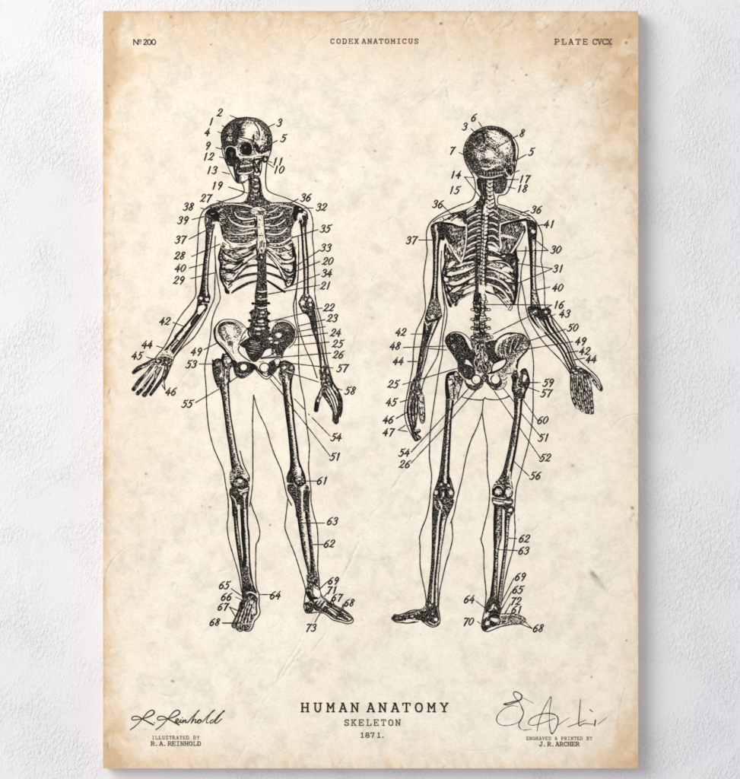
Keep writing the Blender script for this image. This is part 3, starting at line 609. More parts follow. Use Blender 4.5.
ring(210, 505, 42, 12, 1); E(212, 508, 37, 42, .5); E(228, 508, 20, 20, .0, 0, .3); P("165,540 200,560 255,530 265,560 220,590 170,580", .8); L("170,470 185,445 205,440", 1.4); L("160,480 170,540 200,570", 1.2); L("195,545 215,560 250,545", .6, .1)
at(205, 440, 10)
P("260,300 380,300 430,360 440,400 430,470 340,480 260,470 248,420", .6, .1)
L("330,120 360,230 400,310 435,365", 1.5, .02); L("350,110 380,230 415,310 442,365 440,410", .9); E(400, 365, 26, 30, .1, 30, .4); E(415, 400, 18, 20, .2, 0, .5); E(275, 370, 16, 30, .4, 0, .5); E(330, 250, 30, 60, .5, 10, .9)
L("295,400 320,375 360,370 395,400", 1.6); E(340, 430, 66, 52, .98); E(340, 430, 57, 44, .55); E(345, 408, 34, 20, .0, 10, .5); L("400,390 425,430 405,465", 1.4); L("265,440 285,470 330,480", 2.0)
part('shin_bones', 'F', 'M_BONE', 2)
P("255,480 300,470 430,455 440,500 425,580 420,700 360,760 350,640 330,760 275,760 270,620 245,550", .88, .05)
L("335,495 370,505 425,482", 1.5, .0); L("350,530 390,515 425,505", 1.2, .0); E(300, 520, 24, 20, .5, 0, .7); L("265,560 300,600 312,660", 1.2, .1); E(390, 570, 14, 50, .3, 8, .6); E(360, 540, 14, 10, .1, 0, .5); L("410,540 395,600 398,680", 1.2, .05); L("250,490 248,545 268,610 275,700", .9); L("440,480 428,570 424,700", .8)
P("320,660 345,650 352,780 325,780", .0)
at(205, 515, 10)
P("325,-30 352,-30 365,200 382,400 372,540 355,400 338,200", .0)
B("277,-60 288,60 300,200 325,380 350,540 370,700 372,775", "325,-60 328,60 342,200 362,380 376,500 385,560 400,775", [(0, 1), (.4, .95), (.55, .55), (.7, .9), (1, 1)])
B("350,-60 360,100 362,200 380,400 370,560 380,700 390,775", "428,-60 430,100 444,200 448,400 460,560 485,700 520,775", [(0, 1), (.42, .98), (.5, .55), (.6, .05), (.78, .05), (.85, 1), (1, 1)])
P("375,540 440,520 455,640 470,720 400,775 370,700", .78, .3); L("432,480 440,600 470,700", 1.0, .1)
L("312,80 330,200 340,300", .8, .25, jit=.4)
part('foot_bones', 'F', 'M_BONE', 4)
at(205, 565, 10)
P("375,220 430,190 480,240 520,300 510,340 450,360 390,360 370,320", .9, .05); L("415,285 450,270 500,290 525,320", 1.4, .0); L("410,300 450,285 490,305 518,330", .9); E(450, 320, 30, 14, .3, 0, .6); E(430, 335, 14, 10, .2, 0, .5)
P("375,340 500,345 515,420 500,500 470,560 465,610 430,650 360,650 300,640 262,610 290,540 330,460 360,390", .66, .1)
E(490, 450, 22, 60, .12, 12, .6); E(450, 410, 20, 12, .15, -30, .6)
for i in range(9): 
    t = i/8; L([(385+t*100, 370+t*20), (345+t*105, 470+t*30), (290+t*140, 600+t*30)], .75, 1 if i % 2 else .0, jit=.5)
P("350,370 400,360 390,430 345,470 320,520 300,520 325,460", .9, .15); P("430,330 500,380 510,480 480,500 495,420", .35, .1); L("520,335 512,410 515,480 490,505", 1.2)
for x, y in ((285,615),(320,628),(362,630),(408,612),(440,610)): E(x, y, 17, 13, .98); E(x+3, y-2, 9, 6, .1, 0, .3)
L("300,575 380,590 460,580", .8, .2, jit=.5); L("265,600 290,545 330,465", .6)

# --- leg bones, right in the picture
part('thigh_bone', 'F', 'M_BONE', 2)
at(270, 370, 10)
B("85,20 95,70 122,150 138,300 156,450 176,600 192,760 202,900 196,990 175,1040 168,1120", "235,10 222,80 212,200 232,350 242,500 260,650 278,780 292,900 320,980 350,1060 360,1140", [(0, 1), (.2, .98), (.4, .82), (.52, .5), (.6, .05), (.76, .05), (.82, .95), (1, 1)])
at(260, 310, 10)
P("195,540 240,500 290,515 325,545 340,590 330,640 290,700 220,720 185,660 195,600", .75, .05); E(170, 515, 36, 34, 1); E(172, 515, 30, 28, .0); L("205,520 190,560 160,575 120,570 90,545", 2.2); P("85,535 130,500 150,520 140,560 175,580 130,640 100,600", .9, .1)
E(245, 575, 24, 18, .05, -40, .4); E(310, 570, 14, 26, .1, -10, .5); L("250,615 300,620 335,640", 1.2, .0); E(265, 690, 14, 60, .05, 5, .5); E(240, 640, 14, 20, .3, 0, .5); L("200,520 250,512 300,525 335,560 342,600 325,660 305,720", .9); E(215, 680, 12, 30, .5, 0, .7)
at(270, 440, 10)
E(250, 180, 30, 60, .5, 5, .9); E(245, 300, 28, 40, .42, 0, .8); E(300, 300, 14, 40, .15, -15, .7); P("170,355 220,340 240,420 190,430 165,400", .93, .1)
E(295, 410, 58, 56, 1); E(297, 408, 46, 44, .72); E(293, 388, 22, 16, .0, -20, .5); L("262,380 290,360 325,370", .9, .1)
part('shin_bones', 'F', 'M_BONE', 2)
P("175,450 240,430 300,470 370,450 395,510 388,620 385,775 270,775 255,660 215,560 178,500", .78, .1); E(322, 490, 36, 30, .0, -20, .5); E(340, 465, 24, 12, .1, 0, .5); E(215, 480, 24, 24, .6, 0, .8); L("240,440 262,470", 1.0, .1); L("190,450 180,500 215,560 245,620 262,700 272,775", 1.0); L("320,520 320,640 325,760", 2.0, .06); L("395,510 386,600 388,775", .9); P("350,520 385,520 380,640 355,640", .9, .2)
at(275, 515, 10)
B("218,-30 230,80 248,200 272,350 300,470 325,570 325,680 305,760", "298,-30 305,80 318,200 335,350 350,470 362,570 362,700 360,760", [(0, 1), (.2, 1), (.4, .72), (.6, .6), (.72, .1), (.9, .05), (1, .3)])
B("300,-30 312,80 328,200 345,350 355,470 352,570 362,700", "345,-30 352,80 362,200 380,350 395,470 412,560 440,700", [(0, 1), (.3, 1), (.6, .85), (.8, .6), (1, .7)])
E(360, 470, 16, 40, .9, 0, .6); E(370, 600, 20, 40, .5, 0, .8)
part('foot_bones', 'F', 'M_BONE', 1)
at(290, 565, 10)
P("165,100 280,120 290,200 305,260 300,320 290,340 200,330 160,270 175,200", .72, .1)
P("235,205 270,215 298,260 300,310 265,330 235,285", .02, .1); L("225,200 250,225 290,250", .6); L("240,170 260,210", 1.6)
P("135,385 175,370 220,380 235,430 215,470 165,478 138,440", .86, .05); E(175, 420, 22, 20, .5, 0, .8); L("148,400 150,440", .8, .1)
L("185,280 215,330 265,330", 2.4); L("165,270 190,330 230,360", 2.0); L("200,345 240,380 262,400", 1.4); E(200, 365, 22, 14, .5, 0, .5); E(178, 340, 12, 20, .3, 0, .5)
P("235,380 300,350 340,360 420,400 520,455 600,510 622,545 570,570 480,540 400,500 330,470 250,450", .84, .05)
for s, w in (("330,350 295,400", 1.6), ("360,370 318,430", 1.5), ("300,350 270,385", 1.3), ("385,440 460,500", 1.6), ("400,430 480,480", .7), ("540,500 600,540", 1.3), ("480,520 560,555", 1.1), ("280,420 310,450", 1.0), ("430,420 500,455", .6), ("345,400 390,420", .9), ("520,470 570,500", .7)): L(s, w, .02, jit=.3)
L("240,395 330,455 400,500 450,535 520,550", .9); L("300,300 340,350 400,390 500,440 580,490", .5); L("345,330 420,385 510,435", .5)
E(585, 545, 16, 12, .5, 30, .5); L("500,470 490,520", .8); L("555,495 545,545", .6)
# ------------------------------------------------------------------ back view of the skeleton
BACK = part('skeleton_drawing', None, 'M_LINE', 0, 'back view skeleton inside a thin body outline')
at(0, 0)
for s in (
 "491,126 483,127.5 473,133 466,142 463.5,152 465.5,162 470,171 473.5,177 475.3,186 474.5,195.3 470,201.5 460,205 449,210 438,216 430,223 426.5,232 426.5,243 427,252 425,265 423.5,280 425,298 425,310 421,321 416,332 413.5,348 412.5,367 409,385 406,400 404.5,412 406,422 409,430 415,441",
 "491,126 501,128 509,133 515,140 518,148 517.5,157 515.5,166 513.8,175 509.7,187.5 505.6,194 498.5,196 498,203.5 505,206 516,210 525,213 532,217 538,225 542,235 542.5,247 541,260 542,266 544,280 544.6,297 545,306 550,314 554.4,320 561,328.5 567.5,338 572.7,350 578,359 589.8,369.8 597.6,377.6 602.2,388 601,391.5",
 "441.5,251 440.8,268 442,285 443.5,300 444.4,310 442,328 440,342 437.5,355 432,366 426,376 423.5,382 421.5,390", "443,292 445,302 447,312 445.5,325 443,337 442,355 439,370 436,390 433,410 430.3,430 429.5,447 429.5,460 431.5,475 430.5,490 429,505 426,518 422,528 420,535 419.5,538 420,550 420,565 422,578 425,592 426,602 424,607.5 420,609.5 412,610.3 405,613 398,615 393.5,616 392,619 396,622 401,622.5 408,623 415,621.5",
 "462,397 470,399 480,400 483.5,399.3 485,397.5 487,399 495,399.8 500,399.2 505,398 509,396", "483.5,399 482.7,405 482,412 477,427 471,440 467,453 464,467 462,478 457,498 454,513 450.5,523", "482,412 484,427 487,445 487,460 487.5,475 489.5,490 488.5,507 485.5,520 482,535 481,540 483.5,550 484,570 485.5,587 486,596 484.5,610 482,621 481.5,626 483,630 487,631.5 492,630 500,626.7 508,625 514,624",
 "451.5,520 452.5,537 450,550 446,563 442,580 439.5,592 438.7,604 438.5,609 440,620 438,625 433,627 428,625.3 422,621",
 "526,247 525,255 521.5,268 520.5,283 518.7,296 518,307 520.5,320 525,330 529.5,340 532,350 533.5,365 533,382 533,410 531.5,427 528,445 524,460 520,475 516.5,487 515,500 514.5,515 515,532 513.5,547 508,567 504,585 501,605",
 "521,281 524,295 526,308 529,319 537,333 545,344 559.6,359 566,367 571,375"): L(s, LW, jit=0.12)

part('skull', 'K', 'M_BONE', 0)
at(455, 110, 10)
P("360,185 450,200 520,240 570,290 600,380 602,460 592,520 594,590 560,655 500,672 400,690 320,695 240,682 190,620 140,540 110,460 110,380 140,300 200,240 280,198", .50)
P("280,198 200,240 140,300 110,380 110,460 140,540 190,620 240,682 320,690 310,600 250,540 200,450 200,380 260,340 290,260 310,200", .84, .6)
P("190,560 330,560 450,590 560,540 595,560 560,655 400,690 240,682", .78, .6)
L('360,172 280,186 190,238 128,300 97,380 97,460 128,545 180,630', 1.3, .7); L('360,172 450,187 525,228 580,282', 1.2, .75); E(430, 270, 115, 70, .0, 15, .4); E(510, 370, 78, 80, .0, 0, .4); E(350, 445, 62, 52, .02, 10, .55); E(430, 500, 40, 18, .1, 10, .6)
E(245, 455, 26, 26, .15, 30, .7); E(200, 340, 34, 26, .6, 0, .8); E(240, 250, 30, 24, .6, 0, .8); E(180, 420, 14, 24, .55, 0, .7)
E(310, 510, 70, 36, .84, 10, .6); E(380, 520, 40, 20, .65, 0, .7); E(470, 440, 50, 26, .5, 40, .8); E(530, 500, 46, 40, .72, 30, .7); E(500, 560, 40, 30, .8, 0, .7); E(420, 575, 60, 24, .72, 0, .6); E(545, 410, 24, 24, .4, 0, .8)
L("330,190 400,195 460,212 520,250 570,310 592,400 590,500", (1.6, 3.2, 2.4), .9, jit=.25); L("450,230 500,265", 1.2, .5, jit=.5)
for i in range(70):
    a = rng.random()*3.1-1.9; r = .62+rng.random()*.34; x = 365+235*r*math.cos(a); y = 430+235*r*math.sin(a); E(x, y, 5, 4, 1)
for i in range(30): E(120+rng.random()*200, 250+rng.random()*400, 7, 5, .05, rng.random()*90, .5)
L("285,240 295,300 290,330 330,355 370,365 395,390", 1.3, jit=.45); L("310,350 335,365 360,375 395,388", 1.0, jit=.5); L("395,390 410,420 440,440", .5)
L("195,395 230,380 270,365 290,345", 1.5, .0, jit=.3); L("200,390 240,372 280,352", .7, jit=.5); L("270,385 310,395", 1.4, jit=.4); L("240,400 260,410 300,405", 1.0, .9); E(330, 410, 24, 12, .0, 0, .4)
L("270,580 330,590 400,560 450,545", 1.5, .05, jit=.3); L("310,540 370,555 440,540", .8, .1, jit=.4); L("300,610 400,600 480,590", .8, .9); L("330,630 420,625 500,610", .7, .15, jit=.4)
for i in range(18): L([(260+i*14, 610+rng.random()*20), (266+i*14, 650+rng.random()*14)], .35, i % 2)
L("250,660 310,676 380,672 440,655 500,648", 1.2, .0); L("280,690 340,700 400,690 430,672", 1.2); E(545, 610, 22, 20, 1, -30); L("500,590 520,640 545,660", 1.3, .1); L("570,570 580,620", .9, .1); E(500, 655, 30, 16, .92, 0, .3)
L("360,185 280,198 200,240 140,300 110,380 110,460 140,540 190,620 240,682", .7); L("360,185 450,200 520,240 570,290 600,380 602,460 592,520 594,590 560,655", .6)
at(440, 100, 6.167)
P("335,490 400,480 412,500 405,530 395,560 372,575 340,572 325,540", .80, .2); L("335,490 405,480 408,530 385,570 340,575", .6)
for i in range(24): E(335+rng.random()*66, 495+rng.random()*70, 4, 3, .1, 0, .4)
P("230,485 285,492 290,560 285,640 262,650 245,630 215,640 236,620 250,580 232,540", .93, .1); L("232,500 245,535 232,545", .7); L("258,510 262,560", .5, .1); E(268, 600, 6, 12, .2, 0, .5)

part('rib_cage', 'K', 'M_BONE', 2)
at(420, 185, 10)
P("160,345 290,290 420,255 530,210 580,155 620,170 640,230 740,240 860,250 960,280 1050,330 1140,345 1170,420 1100,480 1010,620 960,700 960,860 940,1080 900,1120 840,1080 740,1010 620,1000 540,1060 430,1110 330,1190 260,1120 230,960 250,800 290,640 230,540 200,400", .0)
P("300,290 420,255 530,210 570,160 610,165 640,260 640,480 630,780 430,790 330,660 460,560 450,400 380,330", .90, .1)
P("240,640 300,660 420,770 560,760 590,800 580,1050 530,1040 430,1110 330,1190 290,1180 250,1080 225,950 240,800", .70, .15)
for y, a, b, c, d in ((265,470,285,540,240),(330,470,345,580,290),(400,480,412,570,360),(470,470,480,560,430),(540,470,548,560,500),(610,470,618,560,570),(672,450,680,560,620),(735,435,742,555,690)):
    ribs([(f"{a},{b} {(a+c)//2},{(b+d)//2-6} {c},{d}", (1.3, 1.9, 1.6))], .02, .5); L([(a, b+16), (c, d+22)], .5, .3, jit=.4)
L("590,240 596,400 590,560 585,780", 2.3, .93, jit=.2); 
for yy in range(250, 780, 34): L([(572, yy+10), (588, yy), (604, yy+4)], 1.1, .12, jit=.4)
ribs([("560,210 500,235 470,265", 1.4)])
at(420, 250, 10)
L("400,120 470,100 550,98", 1.6); L("440,60 550,30", .8); 
for e in ((320,132,38,20,.0,-25),(315,235,40,17,.0,-10),(262,295,22,20,.0,0),(280,385,26,22,.0,0),(360,400,70,22,.0,-25),(280,468,12,22,.0,0),(300,65,18,16,.1,0),(520,300,40,16,.0,-20),(470,400,60,26,.0,-25),(300,500,14,12,.2,0),(260,40,10,16,.2,0)): E(*e[:5], rot=e[5], soft=.22)
ribs([("270,180 360,165 460,135 560,98", (.9, 1.9, 1.6)), ("280,230 360,222 450,185 560,125", (1.0, 2.2, 1.8)), ("290,330 380,318 480,268 560,220", (1.2, 2.4, 1.6)), ("300,430 380,360 480,312 560,280", (1.0, 1.6, 1.4)), ("320,480 420,395 500,355 560,335", (1.0, 1.8, 1.2))], .06, .5)
for i in range(30): 
    x = 290+rng.random()*230; y = 130+rng.random()*250; L([(x, y), (x+24, y-10)], .35, 1)
P("340,160 440,140 540,120 520,160 400,195", .55, .2); P("350,250 470,215 530,215 470,270 370,300", .72, .2); P("310,460 400,400 450,400 400,470 310,530", .7, .2)
L("355,550 385,500 450,455 550,405", 2.6, .95); L("365,535 400,492 460,455 545,412", 1.1, .45, jit=.3)
L("420,480 440,420 520,350 555,345", .7); L("380,480 430,420", .8)
at(435, 240, 11.46)
P("148,288 190,243 224,253 207,288 160,314", .0); E(160, 182, 15, 15, .05); P("235,302 300,270 355,253 332,283 260,313", .08); P("138,402 170,363 230,363 330,343 444,298 444,316 340,368 250,393 170,408", .0); E(116, 446, 15, 23, .0); P("163,492 200,472 280,478 370,438 462,393 462,410 380,458 290,504 200,518", .03)
E(156, 555, 23, 19, .0); P("183,592 230,553 284,522 272,552 220,594", .0); P("388,482 420,448 453,458 442,484 400,497", .05); P("318,624 340,578 400,543 457,528 457,572 380,602", .0); E(156, 655, 12, 20, .0)
for s_, w_ in (("270,258 340,243 450,233", 1.5), ("125,340 190,318 260,318 350,290 440,265", 1.1), ("120,415 190,422 260,400 350,376 450,325", 1.1), ("140,525 200,530 290,512 380,465 460,420", 1.2), ("150,610 200,560 290,515 350,500", 1.2), ("180,610 230,600 290,560 340,505", .9)): L(s_, w_, jit=.3)
at(420, 250, 10)
L("255,-60 245,40 255,120 230,200 225,280 245,360 262,450 285,520 305,560", (1.8, 1.6, 2.0, 1.6, 2.6), jit=.25); L("275,-20 300,60 280,120", 1.3); L("262,200 250,260", 1.2); L("265,350 290,440 330,520", 1.4); L("300,420 280,380", 1.0); L("320,-40 370,60 400,120", 1.5)
L("560,-60 568,100 560,280 572,440 565,600 570,720", (2.3, 2.4, 2.2, 2.2), .94, jit=.2)
# right of the backbone
at(480, 185, 10)
P("60,250 130,210 190,260 200,380 190,520 205,660 340,700 372,720 370,770 60,770 70,520", .85, .1)
P("130,205 200,205 300,245 420,290 520,330 420,350 300,350 200,390 180,300", .72, .1)
ribs([("80,310 130,318 175,340", 1.5), ("80,380 130,380 170,400", 1.7), ("80,445 130,440 175,465", 1.7), ("75,515 130,510 180,545", 1.7), ("70,575 130,580 185,630", 2.0), ("60,640 130,655 200,690", 1.4), ("70,745 130,735 200,750", 1.8)], .03, .45)
ribs([("110,240 160,265 190,300", 1.3), ("180,215 300,262 420,312", 1.5), ("200,300 240,330 270,350", 1.3)], .03, .4)
for i in range(9): L([(215+i*20, 262+i*8), (240+i*20, 315+i*4)], .45, .1)
L("185,190 300,228 420,278", .6, 1); L("185,205 300,240 400,280", 1.0, .0)
at(480, 250, 10)
P("60,30 200,50 330,0 360,60 372,160 370,300 360,430 340,540 300,540 200,460 100,420 50,300", .82, .1)
for e in ((280,190,44,26,.0,10),(280,300,34,18,.0,0),(285,410,30,20,.0,20),(90,385,44,34,.0,20),(235,60,22,12,.1,0),(150,100,50,10,.1,0),(340,140,10,24,.1,20),(330,370,9,16,.2,0),(270,490,14,12,.1,0),(110,95,30,8,.0,0)): E(*e[:5], rot=e[5], soft=.25)
ribs([("60,60 140,75 210,95", 1.6), ("60,120 180,112 260,130 330,200", (1.4, 1.7, 1.2)), ("50,160 150,180 250,225 335,290", (1.4, 1.7, 1.2)), ("45,210 150,220 260,285 330,330", (.8, 1.0, 1.0)), ("50,265 150,290 240,330 310,420 335,500", (1.4, 1.8, 1.2)), ("45,330 150,360 230,410 300,500", (1.3, 1.7, 1.2)), ("40,390 120,425 180,450 260,540", (1.1, 1.5, 1.2)), ("200,440 260,480 320,540", 1.0)], .04, .48)
P("75,140 230,150 190,185 100,160", .6, .15); P("90,240 220,270 240,300 110,275", .68, .15); P("130,380 200,400 190,440 150,430", .8, .1)
for i in range(20): 
    x = 100+rng.random()*200; y = 100+rng.random()*330; L([(x, y), (x+22, y+12)], .35, 1)
at(472, 240, 11.46)
P("178,58 260,78 304,110 282,128 200,102", .05); P("168,178 230,204 324,213 312,233 200,238", .0); P("200,270 290,265 372,290 300,312 210,292", .25); P("336,347 370,308 430,318 468,355 452,378 400,368", .0); P("250,355 340,390 402,432 340,434 270,392", .2); P("388,472 420,448 452,460 436,484", .0)
P("383,572 410,553 453,590 442,612 400,602", .0); P("148,528 222,528 248,612 200,612 150,572", .0); P("352,682 400,663 413,690 380,698", .05); P("468,542 490,528 486,582", .08)
L("140,290 250,330 350,370 445,435", 1.4, .02, jit=.2); L("155,420 260,440 350,490 425,565", 1.5, .02, jit=.2); L("140,500 240,520 330,575 400,650 430,720", 1.4, .02, jit=.2)
for s_, w_ in (("170,245 250,240 330,235 420,270 470,330", 1.2), ("150,310 250,345 350,388 440,450", .8), ("155,440 260,460 350,510 415,580", .9), ("260,610 330,590 390,660", .9)): L(s_, w_, jit=.3)
at(480, 250, 10)
L("345,-60 362,60 372,160 368,300 360,430 340,530", (2.6, 2.0, 3.0, 2.2), jit=.2); L("320,540 285,590 300,605 320,580 322,560", .6); L("50,405 130,440 180,470 270,570", .8); L("35,385 60,420 130,440", 1.2)
L("330,-60 310,0 350,30", 1.6); L("200,60 260,40 330,60", 1.4); L("300,220 350,260", 1.4); L("310,330 350,340", 1.4)

part('spine', 'K', 'M_BONE', 0)
at(420, 185, 10)
P("665,-30 730,-30 728,100 700,200 690,300 685,420 665,520 650,700 645,1000 655,1100 610,1100 600,1000 608,760 610,560 618,380 620,280 650,200 660,80", .08)
at(440, 100, 6.167)
for y in range(495, 720, 26):
    L([(285, y), (305, y+8), (330, y)], (1.2, 2.2, 1.2), .0); L([(284, y+9), (306, y+19), (331, y+9)], (.7, 1.0, .7), 1, jit=.3); E(290, y+4, 3, 5, .8)
    L([(300, y-2), (312, y+2)], .6, .9)
L("284,490 282,560 288,600 270,640 262,700 262,770", .9, jit=.3); L("330,490 328,560 336,610 340,650", .9, jit=.3)
at(420, 185, 10)
for y in range(300, 1000, 38):
    c = 655-12*(y-300)/300; L([(c-30, y), (c, y+14), (c+36, y+2)], .9, 1, jit=.5); L([(c-12, y-12), (c-16, y+12)], .8, 1); E(c+12, y-6, 12, 9, .0); L([(c+22, y+6), (c+30, y+30)], .8)
L("612,300 612,560 598,760 602,1000", .8, jit=.4); L("680,300 678,480 655,640 650,820 648,1000", .8, jit=.4)
at(420, 250, 10)
P("540,430 590,440 640,440 660,500 660,560 655,640 665,700 650,775 560,775 545,650 550,560", .1)
P("542,430 592,430 590,560 600,660 590,775 540,775 545,640 530,560", .92, .1); E(560, 600, 12, 10, .1, 0, .4); E(555, 700, 12, 10, .2, 0, .4)
for y in (470, 520, 600, 690): L([(610, y), (625, y+20), (650, y+6)], .9, jit=.3); L([(605, y+26), (640, y+40)], .7); E(630, y+14, 10, 9, .0)
for x, y in ((660,515),(665,592),(682,690)): ring(x, y, 14, 6, 1, .0)
for x, y in ((540,525),(535,600),(530,700)): E(x, y, 16, 12, 1); E(x+2, y, 7, 5, .1)
L("645,440 660,480 640,540 655,570 640,620 660,670 645,730", .9); L("600,440 606,560 602,680 610,775", 1.0, jit=.4)
at(435, 320, 10)
P('395,-20 445,-20 440,150 400,150', .88, .1, False); P('440,-20 500,-20 520,40 505,110 530,160 440,160', .06)
for yy in (10, 60, 110): L([(440, yy), (470, yy+14), (515, yy-6)], .9, jit=.3); L([(400, yy), (440, yy+8)], .7, .2, jit=.3)
P("370,150 420,130 520,130 545,140 540,220 560,300 550,420 530,510 500,550 450,545 400,480 370,380 350,300 360,200", .68, .1)
for e in ((470,60,24,36,.0,10),(505,40,12,20,.3,0),(500,180,44,12,.05,0),(520,215,24,12,.05,20),(390,80,20,16,.1,0),(420,190,24,10,.2,0),(425,290,12,34,.1,10),(430,370,20,24,.1,0),(490,340,18,40,.0,-30),(520,400,14,34,.05,-20),(460,540,30,14,.0,0),(455,440,10,16,.2,0),(420,430,12,10,.2,0)): E(*e[:5], rot=e[5], soft=.4)
for s in ("440,-20 440,120", "455,100 480,150", "400,270 440,260 440,330 420,360", "410,360 430,400 420,420", "470,320 500,330 540,400 520,450", "480,380 500,430 520,440", "440,450 470,480 440,510", "530,420 555,450 540,510", "400,440 430,480 450,520", "470,270 480,300", "390,300 400,350"): L(s, 1.0, jit=.4)
for s in ("455,310 490,370 510,430", "400,370 410,400 450,420", "430,470 460,500 470,530", "445,250 500,250", "410,290 415,340", "540,440 545,490", "500,470 530,480", "450,420 480,400"): L(s, .9, .0, jit=.4)
E(505, 435, 14, 14, 1); E(515, 490, 12, 10, 1); L([(440, 138), (500, 146)], 1.4); L([(430, 222), (480, 230)], 1.3)
for x, y, r in ((375,80,16),(370,175,16),(538,78,16),(562,172,18)): ring(x, y, r, 6, 1, .05); L([(x, y), (460, y+10)], .7)
L('385,0 394,60 386,140', .9, .95); L("490,0 500,60 530,90", .8); L("470,0 470,100", .6)

for yy in range(270, 720, 38): L([(572, yy+8), (586, yy)], .9, .15, jit=.4)
part('shoulder_blade', 'K', 'M_BONE', 3)
at(420, 185, 10)
P("200,390 300,390 440,420 455,470 450,600 430,700 410,765 350,700 290,590 240,500 210,440", .68, .1)
P("200,390 270,410 290,470 320,580 300,600 240,500 210,440", .92, .2); E(390, 640, 24, 50, .25, 20, .8); E(340, 470, 40, 40, .42, 0, .8); E(400, 560, 30, 30, .5, 0, .8); E(420, 440, 24, 16, .85, 0, .7)
for i in range(26): 
    x = 270+rng.random()*160; y = 440+rng.random()*220; L([(x, y), (x+8, y+26)], .35, rng.integers(0, 2))
L("215,380 300,390 380,405 445,425", 2.4, 1); L("220,355 300,365 400,402 460,400", (1.2, 1.8, 1.6), .0); L("300,352 350,318 370,300", 1.5, .0); L("290,340 340,300", 1.2, 1); L("310,360 350,330 380,320", .8); E(400, 350, 40, 24, .2, 10, .7)
P("240,350 300,305 360,285 350,310 300,345", .7, .1); L("250,352 300,322 380,290", .8); L("140,362 190,340 250,330 300,300", (1.6, 2.4, 1.2), .0); L("130,370 190,328 260,300 330,280", .7); L("150,378 210,366", .9); E(205, 350, 14, 12, .1); L("225,325 240,345 220,370", .8)
L("462,395 466,470 456,600 436,700 412,770", 1.6, .0); L("472,400 476,480 464,610 444,710 424,770", .6); E(425, 560, 16, 60, .3, 5, .8); E(350, 560, 30, 60, .75, -30, .8); E(410, 690, 12, 40, .2, 10, .7)
L("300,600 350,690 400,760", 2.2, .06, jit=.2); L("286,600 340,700 395,775", .7); E(350, 660, 26, 40, .3, -35, .8)
part('shoulder_blade', 'K', 'M_BONE', 3)
at(480, 185, 10)
P("200,400 300,370 390,360 440,420 430,480 400,540 350,620 310,680 200,660 195,520", .68, .1)
E(280, 515, 90, 20, .0, 12, .6); E(230, 505, 40, 20, .0, 0, .5); E(300, 430, 60, 24, .68, 0, .8); E(260, 600, 50, 40, .72, 0, .8); E(390, 400, 40, 30, .8, 0, .7)
for i in range(34): 
    x = 210+rng.random()*190; y = 400+rng.random()*70; L([(x, y), (x+4, y+34)], .35, rng.integers(0, 2))
for i in range(22): 
    x = 205+rng.random()*120; y = 570+rng.random()*50; L([(x, y), (x+4, y+40)], .35, rng.integers(0, 2))
L("220,405 300,378 380,360 460,350 540,390", (1.8, 2.6, 2.4), 1); L("200,390 280,365 380,338 460,322", 1.6, .0); L("190,380 280,352 380,325 460,312", .6); L("205,390 195,480 205,600 195,660", 1.3, .0); L("215,420 215,460", 1.4)
L("430,470 385,565 315,675", 1.9, .0); L("442,476 398,572 328,685", .7); L("418,465 372,556 302,668", .7); L("440,410 450,450 440,480", 1.4); L("455,400 462,440", 1.0, .1)
L("400,320 470,310 530,345 555,390", 1.4, .05); L("430,305 500,310 545,345 565,400", .7); L("470,335 530,362", 1.0, 0); L("300,355 390,335", .7)

part('upper_arm_bone', 'K', 'M_BONE', 2)
at(420, 185, 10)
B("105,420 125,540 130,700 130,850 125,980 112,1060 100,1150 70,1260 50,1330", "235,420 205,540 188,650 182,850 175,1000 180,1120 205,1220 220,1320", [(0, 1), (.3, .97), (.42, .65), (.5, .1), (.62, .22), (.72, .9), (.8, 1), (1, 1)])
P("105,430 120,395 160,378 220,385 245,430 240,510 215,550 190,500 150,420 140,500 125,540", .93, .05); E(158, 425, 16, 34, .05, 5, .4); L("120,400 170,380 225,390", 1.0); E(230, 530, 18, 24, 1)
at(420, 250, 10)
P("105,490 175,490 210,600 220,660 180,710 100,720 50,680 75,580", .66, .1); E(120, 665, 14, 26, .0, 10, .4); E(85, 690, 12, 14, .05, 0, .4); E(150, 600, 12, 30, .5, 0, .6); L("60,680 90,715 140,700 180,690 215,655", 1.4); L("150,640 165,690", .9); E(195, 650, 12, 14, .3, 0, .5); L("110,490 75,600 50,690", .9)
part('upper_arm_bone', 'K', 'M_BONE', 2)
at(480, 185, 10)
B("475,400 480,520 490,640 500,800 503,950 508,1080 512,1280", "560,380 570,450 560,560 560,700 555,850 560,1000 575,1090 610,1240", [(0, 1), (.4, 1), (.48, .6), (.56, .08), (.78, .1), (.86, 1), (1, 1)])
P("465,350 530,355 565,400 570,450 555,530 520,560 480,500 470,420", .95, .05); E(530, 465, 28, 24, .0, 30, .4); E(500, 430, 14, 12, .2, 0, .5); E(530, 560, 14, 20, .1, 0, .5); E(545, 620, 10, 20, .3, 0, .5)
at(480, 250, 10)
P("512,400 560,400 580,500 605,600 600,640 530,660 512,560", .5, .1); L("512,380 512,640", 1.6); L("560,380 580,500 610,600", .8); E(555, 480, 18, 50, .25, 0, .8)
part('forearm_bones', 'K', 'M_BONE', 2)
at(380, 310, 10)
B("440,110 420,280 395,420 370,580 345,740", "525,120 480,280 440,420 415,580 385,740", [(0, 1), (.2, .98), (.5, .75), (.75, .9), (1, 1)])
B("530,130 490,250 465,350 435,480 405,600 385,700", "600,90 530,250 490,350 465,480 430,600 400,720", [(0, 1), (.2, .8), (.32, .1), (.62, .1), (.7, 1), (1, 1)])
L("450,120 475,150 500,130 530,110", 1.2, .05); L("465,150 470,200", 1.2, .1); L("455,100 500,118 560,100 600,70", 1.2); L("540,130 520,200 500,250", 1.0, .15); E(435, 300, 8, 40, .3, 10, .6); E(415, 480, 8, 50, .4, 8, .6)
